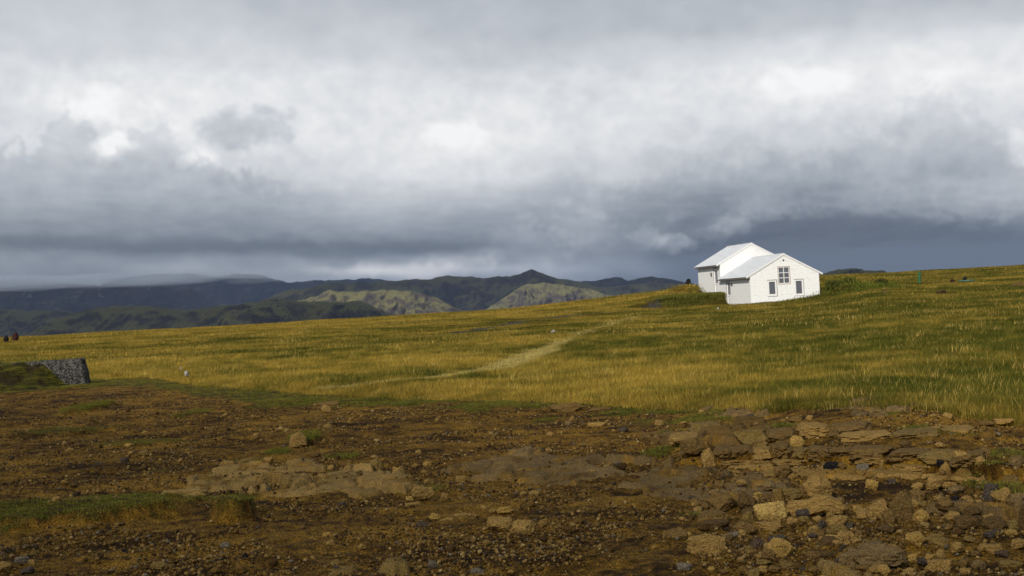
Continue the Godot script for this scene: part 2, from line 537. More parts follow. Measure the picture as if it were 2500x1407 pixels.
func build_storm_cloud() -> void:   # dark ragged rain cloud low behind the house
	rng.seed = 23
	for e in [[1820, 585], [1890, 560], [1950, 575], [2010, 555], [2080, 570], [2150, 552], [2230, 572], [2320, 560], [2420, 575], [1760, 600], [1700, 545], [2130, 585]]:
		var f := FogVolume.new()
		f.name = numbered("storm_cloud")
		f.shape = RenderingServer.FOG_VOLUME_SHAPE_ELLIPSOID
		f.size = Vector3(rng.randf_range(420, 800), rng.randf_range(90, 190), 1500)
		f.position = Vector3((e[0] - 1250.0) / 3600.0 * 14500.0, (735.0 - (e[0] - 1250.0) * 0.0524 - e[1]) / 3600.0 * 14500.0, -14500.0 + rng.randf_range(-300, 300))
		f.rotation.z = rng.randf_range(-0.15, 0.15)
		var m := FogMaterial.new()
		m.albedo = Color(0.86, 0.9, 0.98)
		m.density = rng.randf_range(0.00018, 0.0004)
		f.material = m
		add_child(f)
		tag(f, "dark rain cloud hanging low behind the house", "", "", "structure")


# ---------------------------------------------------------------- ground

func base(x: float, z: float) -> float:
	var d := sqrt(x * x + z * z)
	var a := clampf(x / maxf(-z, 0.5), -0.9, 0.9)
	var hs := seg(a, HS)
	var ds := seg(a, DS)
	var h := hs * pow(clampf((d - 22.0) / (ds - 22.0), 0.0, 1.0), seg(a, NN))
	if d > ds:
		h = maxf(-105.0, hs - 0.00035 * (d - ds) * (d - ds))
	if d < 60.0 and a > 0.04:
		var dl := seg(a, DL)
		var db := seg(a, DB)
		var ls := seg(a, LS)
		h += (ls * sm((d - dl) / 0.12) + (seg(a, MH) - ls) * sm((d - dl - 0.3) / (db - dl - 0.3))) * (1.0 - sm((d - db) / 5.0))
	return h

func house_local(x: float, z: float) -> Vector2:   # metres to the right of the left wall, metres back from the front gable
	var q := Vector3(x - HOUSE_AT.x, 0, z - HOUSE_AT.z).rotated(Vector3.UP, -HOUSE_TURN)
	return Vector2(q.x, -q.z)

func edge(x: float, z: float) -> float:   # metres beyond the border between stony ground and meadow
	var d := sqrt(x * x + z * z)
	var a := clampf(x / maxf(-z, 0.5), -0.9, 0.9)
	return d - seg(a, DB)

func ground(x: float, z: float) -> float:
	var h := base(x, z)
	var d2 := x * x + z * z
	if d2 < 3600.0:
		var e := edge(x, z)
		var k := 1.0 - sm(e / 3.0)
		h += 0.05 * n_big.get_noise_2d(x, z) + k * (0.035 * n_mid.get_noise_2d(x, z) + 0.016 * n_fine.get_noise_2d(x, z))
		for t in TURF:
			var dx: float = (x - t[0]) / t[2]
			var dz: float = (z - t[1]) / t[3]
			var r := dx * dx + dz * dz
			if r < 1.6 and t[4] > 0.0:
				r = sqrt(r) + 0.2 * n_mid.get_noise_2d(x * 1.7 + 40.0, z * 1.7)
				h += t[4] * sm((1.0 - r) / 0.3)
		if x < -10.5 and z < -34.0 and z > -42.0:   # the earth bank heaped against the concrete wall
			var wz := -38.9 + 0.05 * (x + 11.6)
			var front := z - wz
			var side := sm((-11.75 - x) / 0.75)
			if front > -0.1 and front < 3.0:
				h += (0.63 + 0.16 * n_mid.get_noise_2d(x * 1.4, z * 1.4)) * side * (1.0 - sm((front + 0.3 * n_mid.get_noise_2d(x * 0.8, z)) / 2.2))
			elif front <= -0.1:
				h += 0.1 * sm((-11.0 - x) / 1.5) * (1.0 - sm((-front - 1.0) / 2.0))
	elif d2 < 60000.0:
		h += 0.12 * n_big.get_noise_2d(x * 0.6, z * 0.6)
		var q := house_local(x, z)
		if q.x > -12.0 and q.x < 16.0 and q.y > -6.0 and q.y < 26.0:
			var natural := h
			# the cut before the lower door, the terrace before the upper one
			if q.x < 2.0:
				var shelf := 0.16 + 1.1 * sm((q.y - 6.7 - 0.25 * n_mid.get_noise_2d(x, z)) / 0.7)
				var w := (1.0 - sm((-q.x - 4.0) / 5.0)) * sm((q.y + 3.0) / 3.0) * (1.0 - sm((q.y - 15.0) / 8.0))
				h = lerpf(natural, shelf, w)
				# heaped earth behind the upper left corner
				h += 0.9 * exp(-pow((q.x + 1.4) / 1.5, 2.0) - pow((q.y - 14.8) / 2.2, 2.0))
			else:
				var w := sm((q.y + 3.0) / 3.0) * (1.0 - sm((q.x - 9.0) / 6.0)) * (1.0 - sm((q.y - 14.0) / 8.0))
				h = lerpf(natural, lerpf(0.12, 0.62, clampf(q.x / 5.6, 0.0, 1.4)), w)
			# hummocks along the front and the right side
			h += 0.3 * exp(-pow((q.x - 1.3) / 0.55, 2.0) - pow((q.y + 0.5) / 0.8, 2.0))
			h += 0.12 * exp(-pow((q.x - 4.6) / 1.5, 2.0) - pow((q.y + 0.5) / 0.8, 2.0))
			h += (0.95 + 0.5 * n_mid.get_noise_2d(x * 0.8, z * 0.8)) * exp(-pow((q.x - 7.6) / 1.6, 2.0) - pow((q.y - 0.6) / 1.6, 2.0))
			h += 0.5 * exp(-pow((q.x - 10.4) / 1.0, 2.0) - pow((q.y - 0.2) / 1.3, 2.0))
			h += 0.06 * n_mid.get_noise_2d(x, z)
	return h

func turf_at(x: float, z: float) -> float:
	var best := 0.0
	for t in TURF:
		var dx: float = (x - t[0]) / t[2]
		var dz: float = (z - t[1]) / t[3]
		var r := dx * dx + dz * dz
		if r < 1.7:
			r = sqrt(r) + 0.3 * n_mid.get_noise_2d(x * 1.7 + 40.0, z * 1.7) + 0.2 * n_fine.get_noise_2d(x, z)
			best = maxf(best, t[6] * sm((0.92 - r) / 0.25))
	if x < -11.2 and z < -35.8 and z > -39.6:
		best = maxf(best, 0.75 * sm((n_mid.get_noise_2d(x * 1.3, z * 2.0) + 0.35) / 0.4))
	var e := edge(x, z)
	if e > -12.0 and x < 2.5:   # short turf creeping out of the meadow
		best = maxf(best, sm((e + 1.6 + 4.6 * sm((-x - 1.0) / 6.0) + 3.2 * n_mid.get_noise_2d(x * 0.35, z * 0.35) + 1.0 * n_mid.get_noise_2d(x * 1.5, z * 1.5)) / 1.6) * 0.95)
	return best

func soil(x: float, z: float) -> Color:
	var p := n_big.get_noise_2d(x * 2.5 + 30.0, z * 4.0)
	var q := n_mid.get_noise_2d(x * 1.5, z * 2.2)
	var r := n_fine.get_noise_2d(x * 2.0, z * 2.0)
	var k := clampf(0.45 + 0.6 * p + 0.6 * q + 0.5 * r, 0.0, 1.0)
	return Color(lerpf(0.07, 0.6, k), lerpf(0.035, 0.325, k), lerpf(0.007, 0.047, k))

func dry(x: float, z: float) -> float:   # 0 green meadow, 1 straw
	var d := sqrt(x * x + z * z)
	var a := x / maxf(-z, 0.5)
	var k := 0.4 + 0.8 * n_patch.get_noise_2d(x * 1.0, z * 0.8) + 0.55 * n_big.get_noise_2d(x * 2.0 + 50.0, z * 1.6)
	k += 0.35 * sm((d - 85.0) / 50.0) * (1.0 - 0.5 * sm((a - 0.1) / 0.2)) + 0.55 * (1.0 - sm((edge(x, z) - 0.5) / 5.0)) * (1.0 - 0.75 * sm((a - 0.05) / 0.15)) - 0.3 * sm((a - 0.03) / 0.2)
	k += 0.1 * sm((-a) / 0.2)
	return clampf(k, 0.0, 1.0)

func ground_color(x: float, z: float) -> Color:
	var d2 := x * x + z * z
	var c := soil(x, z) if d2 < 5000.0 else Color(0.12, 0.08, 0.03)
	if d2 > 160000.0:
		return Color(0.06, 0.065, 0.035).linear_to_srgb()
	var e := edge(x, z)
	var g := sm((e + 0.3) / 0.8)
	if x < -11.7 and z < -36.4 and z > -39.4:
		c = Color(0.06, 0.042, 0.018) * (1.0 + 0.7 * n_fine.get_noise_2d(x, z))   # black topsoil heaped against the concrete wall
	if d2 < 3600.0 and g < 1.0:
		var t := turf_at(x, z)
		c = c.lerp(Color(0.085, 0.085, 0.022), 0.75 * t)
	if g > 0.0:
		var k := dry(x, z)
		var m := Color(0.085, 0.072, 0.01).lerp(Color(0.22, 0.14, 0.024), k)
		c = c.lerp(m, g)
		if d2 > 700.0:
			var w := near_line(x, z, ROAD)
			c = c.lerp(Color(0.12, 0.112, 0.1), 1.0 - sm((w - 0.6 - 0.4 * n_mid.get_noise_2d(x, z)) / 0.4))
			w = near_line(x, z, TRAIL)
			c = c.lerp(Color(0.3, 0.25, 0.08), 0.9 * (1.0 - sm((w - 0.25) / 0.3)))  # trail, pale with the light on its grass edges painted in
			w = near_line(x, z, TRACK)
			c = c.lerp(Color(0.09, 0.07, 0.05), 0.8 * (1.0 - sm((w - 0.5) / 0.4)))
	return c.linear_to_srgb()

func build_ground() -> void:
	var angles := PackedFloat32Array()
	var t := -180.0
	while t < 179.9:
		angles.append(deg_to_rad(t))
		var o := absf(t + 0.01)
		t += 0.095 if o < 22.0 else (0.6 if o < 36.0 else 6.0)
	angles.append(deg_to_rad(180.0))
	var rings := PackedFloat32Array([0.3, 1.5, 3.0, 5.0, 6.4])
	var r := 7.2
	while r < 26000.0:
		rings.append(r)
		r *= 1.0038 if r < 27.0 else (1.007 if r < 45.0 else (1.013 if r < 230.0 else 1.09))
	var v := PackedVector3Array()
	var c := PackedColorArray()
	var idx := PackedInt32Array()
	var na := angles.size()
	v.resize(na * rings.size())
	c.resize(v.size())
	var i := 0
	for d in rings:
		for a in angles:
			var x := sin(a) * d
			var z := -cos(a) * d
			if absf(a) < 0.7:
				v[i] = Vector3(x, ground(x, z), z)
				c[i] = ground_color(x, z)
			else:
				v[i] = Vector3(x, base(x, z), z)
				c[i] = Color(0.5, 0.42, 0.2)
			i += 1
	for k in rings.size() - 1:
		for j in na - 1:
			var p := k * na + j
			idx.append_array([p, p + na, p + 1, p + 1, p + na, p + na + 1])
	tag(obj("ground", array_mesh(v, idx, c), M.ground), "stony brown ground rising into a grassy slope", "", "", "structure")


# ---------------------------------------------------------------- far hills

func build_mountains() -> void:
	var list := [
		["mountain","dark blue snow flecked mountain at the far left under low cloud",14000,[Vector2(-6020,453),Vector2(-5244,393),Vector2(-4855,384),Vector2(-4465,395),Vector2(-4192,396),Vector2(-3922,351),Vector2(-3687,370),Vector2(-3356,376),Vector2(-3299,349),Vector2(-3185,285),Vector2(-3068,290),Vector2(-2918,185),Vector2(-2785,120),Vector2(-2538,-2)],"blue",900],
		["mountain","hazy mountain with a glacier tongue behind the snow flecked mountain",18000,[Vector2(-4991,488),Vector2(-4487,552),Vector2(-3986,545),Vector2(-3639,487),Vector2(-3287,509),Vector2(-3038,476),Vector2(-2743,370),Vector2(-2242,374),Vector2(-1742,368),Vector2(-1245,292),Vector2(-748,215),Vector2(-254,89)],"blue",1200],
		["hill","low grey green foothill at the far left edge",9000,[Vector2(-3878,129),Vector2(-3278,118),Vector2(-3128,113),Vector2(-2978,102),Vector2(-2754,83),Vector2(-2505,45),Vector2(-2258,-18),Vector2(-2086,-77)],"green",600],
		["hill","dark rounded escarpment hill at the left above the grass",5600,[Vector2(-1858,-41),Vector2(-1794,-10),Vector2(-1715,26),Vector2(-1620,50),Vector2(-1573,59),Vector2(-1510,63),Vector2(-1433,55),Vector2(-1324,49),Vector2(-1278,36),Vector2(-1216,31),Vector2(-1169,35),Vector2(-1075,41),Vector2(-1013,45),Vector2(-919,56),Vector2(-857,49),Vector2(-733,29),Vector2(-610,-6)],"dark",520],
		["hill","darkest flat topped hill ending in a slope at the centre left",4700,[Vector2(-903,16),Vector2(-798,26),Vector2(-733,32),Vector2(-641,32),Vector2(-563,30),Vector2(-498,26),Vector2(-465,18),Vector2(-421,-7),Vector2(-370,-29),Vector2(-319,-54)],"dark",420],
		["hill","sunlit yellow green hill behind the darkest flat topped hill",7000,[Vector2(-1189,44),Vector2(-1091,53),Vector2(-993,59),Vector2(-934,70),Vector2(-865,97),Vector2(-816,91),Vector2(-739,83),Vector2(-602,85),Vector2(-486,77),Vector2(-390,47),Vector2(-295,-3),Vector2(-200,-47),Vector2(-106,-100)],"lit",520],
		["mountain","broad green mountain with a pointed peak in the centre distance",9600,[Vector2(-1629,87),Vector2(-1493,141),Vector2(-1305,163),Vector2(-1197,176),Vector2(-930,170),Vector2(-663,175),Vector2(-556,175),Vector2(-476,184),Vector2(-342,182),Vector2(-183,155),Vector2(-23,165),Vector2(45,175),Vector2(139,197),Vector2(218,161),Vector2(349,122),Vector2(507,81),Vector2(664,20),Vector2(820,-55)],"green",900],
		["hill","sunlit spur falling left and right below the pointed peak",8400,[Vector2(-218,-81),Vector2(-158,-42),Vector2(-86,3),Vector2(-1,53),Vector2(94,92),Vector2(188,97),Vector2(281,78),Vector2(442,44),Vector2(580,-3),Vector2(718,-53),Vector2(902,-104)],"lit",560],
		["mountain","farthest bluish mountain left of the white house",13000,[Vector2(289,113),Vector2(508,152),Vector2(688,135),Vector2(834,160),Vector2(907,163),Vector2(978,149),Vector2(1031,117),Vector2(1123,145),Vector2(1231,150),Vector2(1339,133),Vector2(1446,110),Vector2(1553,82),Vector2(1839,13)],"blue",900],
		["hill","grey green lower hill left of the white house",11000,[Vector2(395,51),Vector2(610,64),Vector2(764,74),Vector2(948,80),Vector2(1131,77),Vector2(1374,42),Vector2(1616,-7)],"green",700],
		["hill","small dark blue hill on the skyline right of the white house",5200,[Vector2(1026,24),Vector2(1063,37),Vector2(1114,43),Vector2(1157,52),Vector2(1194,56),Vector2(1237,48),Vector2(1301,39),Vector2(1358,24),Vector2(1429,0)],"dark",420],
	]
	for m in list:
		mountain(m[0], m[1], m[2], m[3], m[4], m[5])

func mountain(called: String, label: String, dist: float, ridge: Array, look: String, reach: float) -> void:
	var pts := PackedVector2Array(ridge)
	var nu := 260
	var nv := 70
	var x0: float = pts[0].x
	var x1: float = pts[pts.size() - 1].x
	var v := PackedVector3Array()
	var c := PackedColorArray()
	var idx := PackedInt32Array()
	var s := dist * 0.01
	var small := 520.0 / reach
	for j in nv + 1:
		var f := float(j) / nv * 1.25 - 0.25   # the back slope first, then the crest, then the front
		for i in nu + 1:
			var x := lerpf(x0, x1, float(i) / nu)
			var top := seg(x, pts)
			var rough := n_rough.get_noise_2d(x * 0.011 * small, s) * 13.0 / small * 0.6 + n_rough.get_noise_2d(x * 0.0035 * small, s + 9.0) * 4.0 + n_rough.get_noise_2d(x * 0.04 * small, s + 5.0) * 1.5 / small
			var crest := top + rough
			var h: float
			var z := -dist + f * reach
			if f < 0.0:
				h = crest + f * 500.0
			else:
				var p := pow(1.0 - f, 1.25) if look != "dark" else 1.0 - sm((f - 0.06) / 0.94) * 0.6 - 0.4 * sm((f - 0.1) / 0.3)
				h = -115.0 + (crest + 115.0) * p
				var warp := 60.0 * n_rough.get_noise_2d(x * 0.004, f * 3.0 + s)
				var gully := n_ridge.get_noise_2d((x + warp) * 0.0023 * small, f * 0.9 + s * 0.1) * 0.5 + 0.5
				var fine := n_rough.get_noise_2d((x + warp) * 0.02 * small, f * 9.0 + s)
				var k := sqrt(clampf(f * 3.0, 0.0, 1.0)) * (1.0 - 0.6 * f)
				h += ((gully - 1.0) * (55.0 if look == "dark" else 95.0) + fine * (14.0 if look == "dark" else (40.0 if look == "lit" else 24.0))) / small * k * clampf((crest + 120.0) / 200.0, 0.25, 1.4)
				z += (gully - 0.5) * reach * 0.34 * k
			v.append(Vector3(x, h, z))
	for j in nv:
		for i in nu:
			var p := j * (nu + 1) + i
			idx.append_array([p, p + 1, p + nu + 1, p + 1, p + nu + 2, p + nu + 1])
	var n := PackedVector3Array()
	n.resize(v.size())
	for i in range(0, idx.size(), 3):
		var w := (v[idx[i + 2]] - v[idx[i]]).cross(v[idx[i + 1]] - v[idx[i]])
		n[idx[i]] += w
		n[idx[i + 1]] += w
		n[idx[i + 2]] += w
	var grass := Color(0.235, 0.22, 0.098)
	var rock := Color(0.105, 0.09, 0.08)
	for i in v.size():
		n[i] = n[i].normalized()
		var p := v[i]
		var mix := clampf((0.55 if look != "blue" else -0.35) + (n[i].y - 0.72) * 3.0 + 1.5 * n_rough.get_noise_2d(p.x * 0.006, p.y * 0.02 + s), 0.0, 1.0)
		var col := rock.lerp(grass, mix)
		if look == "blue" and p.y > 240.0 and dist < 15000.0 and n_rough.get_noise_2d(p.x * 0.008 + 11.0, p.y * 0.03) > 0.52:
			col = Color(0.5, 0.52, 0.55)   # last snow
		c.append(col.linear_to_srgb())
	tag(obj(called, array_mesh(v, idx, c, n), M.hill), label, called, "", "structure")


# ---------------------------------------------------------------- rocks

var spheres := {}

func icosphere(level: int) -> Array:
	if spheres.has(level):
		return spheres[level]
	var g := (1.0 + sqrt(5.0)) / 2.0
	var v := PackedVector3Array()
	for p in [[-1, g, 0], [1, g, 0], [-1, -g, 0], [1, -g, 0], [0, -1, g], [0, 1, g], [0, -1, -g], [0, 1, -g], [g, 0, -1], [g, 0, 1], [-g, 0, -1], [-g, 0, 1]]:
		v.append(Vector3(p[0], p[1], p[2]).normalized())
	var f := PackedInt32Array([0, 11, 5, 0, 5, 1, 0, 1, 7, 0, 7, 10, 0, 10, 11, 1, 5, 9, 5, 11, 4, 11, 10, 2, 10, 7, 6, 7, 1, 8, 3, 9, 4, 3, 4, 2, 3, 2, 6, 3, 6, 8, 3, 8, 9, 4, 9, 5, 2, 4, 11, 6, 2, 10, 8, 6, 7, 9, 8, 1])
	for k in level:
		var mid := {}
		var nf := PackedInt32Array()
		for i in range(0, f.size(), 3):
			var e := [0, 0, 0]
			for j in 3:
				var a := f[i + j]
				var b := f[i + (j + 1) % 3]
				var key := mini(a, b) * 100000 + maxi(a, b)
				if not mid.has(key):
					mid[key] = v.size()
					v.append(((v[a] + v[b]) / 2.0).normalized())
				e[j] = mid[key]
			nf.append_array([f[i], e[0], e[2], f[i + 1], e[1], e[0], f[i + 2], e[2], e[1], e[0], e[1], e[2]])
		f = nf
	for i in range(0, f.size(), 3):   # clockwise from outside
		var t := f[i + 1]
		f[i + 1] = f[i + 2]
		f[i + 2] = t
	spheres[level] = [v, f]
	return spheres[level]

var TONES := {"tan": Color(.48, .295, .09), "ochre": Color(.6, .37, .1), "bright": Color(.7, .46, .14), "brown": Color(.27, .165, .055), "darkbrown": Color(.17, .105, .04), "black": Color(.025, .023, .024), "grey": Color(.3, .25, .18), "bluegrey": Color(.125, .1, .078),
	"olive": Color(.32, .21, .065), "pale": Color(.48, .31, .105), "purple": Color(.15, .098, .065), "greybrown": Color(.31, .205, .085), "red": Color(.07, .03, .025), "white": Color(.6, .58, .53)}

func rock_mesh(size: Vector3, kind: String, tone: Color, s: int, level: int) -> ArrayMesh:
	rng.seed = s * 7919 + 3
	var planes := PackedVector3Array()
	var reach := PackedFloat32Array()
	var jitter := 0.85
	match kind:
		"s": jitter = 0.34
		"f": jitter = 0.3
		"u": jitter = 0.4
		"r": jitter = 0.8
	for a in [Vector3.RIGHT, Vector3.LEFT, Vector3.UP, Vector3.DOWN, Vector3.FORWARD, Vector3.BACK]:
		planes.append((a + Vector3(rng.randfn(), rng.randfn(), rng.randfn()) * jitter * 0.55).normalized())
		reach.append(rng.randf_range(0.78, 1.0))
	for i in {"b": 12, "w": 14, "s": 9, "f": 8, "u": 11, "r": 18, "c": 6}.get(kind, 6):
		planes.append(Vector3(rng.randfn(), rng.randfn() * 0.8, rng.randfn()).normalized())
		reach.append(rng.randf_range(0.72, 1.05) if kind != "s" else rng.randf_range(0.8, 1.15))
	if kind == "f":   # a broad flat top tipped towards the viewer
		planes.append(Vector3(rng.randf_range(-.2, .2), 1.0, rng.randf_range(.25, .5)).normalized())
		reach.append(0.62)
	if kind == "u":
		planes.append(Vector3(0.8, 0.7, 0.3).normalized())
		reach.append(0.72)
		planes.append(Vector3(-0.8, 0.8, 0.2).normalized())
		reach.append(0.8)
	var ico := icosphere(level)
	var v := PackedVector3Array()
	var c := PackedColorArray()
	var off := Vector3(s * 3.7, s * 1.3, s * 2.1)
	var lo := Vector3.ONE * 9.0
	var hi := -lo
	for q: Vector3 in ico[0]:
		var k := 1.35
		for i in planes.size():
			var t := planes[i].dot(q)
			if t > 0.05:
				k = minf(k, reach[i] / t)
		var w := q * k
		k *= 1.0 + 0.15 * n_rough.get_noise_3dv(w * 1.5 + off) + 0.07 * n_rough.get_noise_3dv(w * 4.5 + off)
		if level > 2:
			k *= 1.0 - 0.16 * maxf(0.0, n_ridge.get_noise_3dv(w * 1.1 + off) - 0.3)
		w = q * k
		if kind == "w":
			w.y += 0.28 * sin(w.x * 3.1 + 0.6) + 0.12 * sin(w.x * 6.5)
			w.z += 0.2 * sin(w.x * 2.6)
		v.append(w)
		lo = lo.min(w)
		hi = hi.max(w)
		var stain := clampf(0.5 + 0.8 * n_rough.get_noise_3dv(w * 2.2 + off * 0.3), 0.0, 1.0)
		var col := (tone * 0.8).lerp(tone * 1.25, stain)
		var lichen := n_rough.get_noise_3dv(w * 4.0 + off * 0.9)
		if lichen > 0.34:
			col = col.lerp(Color(0.2, 0.18, 0.13), 0.35)
		c.append(col.clamp().linear_to_srgb())
	var span := hi - lo
	for i in v.size():
		var w := (v[i] - lo) / span
		v[i] = Vector3((w.x - 0.5) * size.x, (w.y - 0.14) * size.y * 1.16, (w.z - 0.5) * size.z)
	return array_mesh(v, ico[1], c)

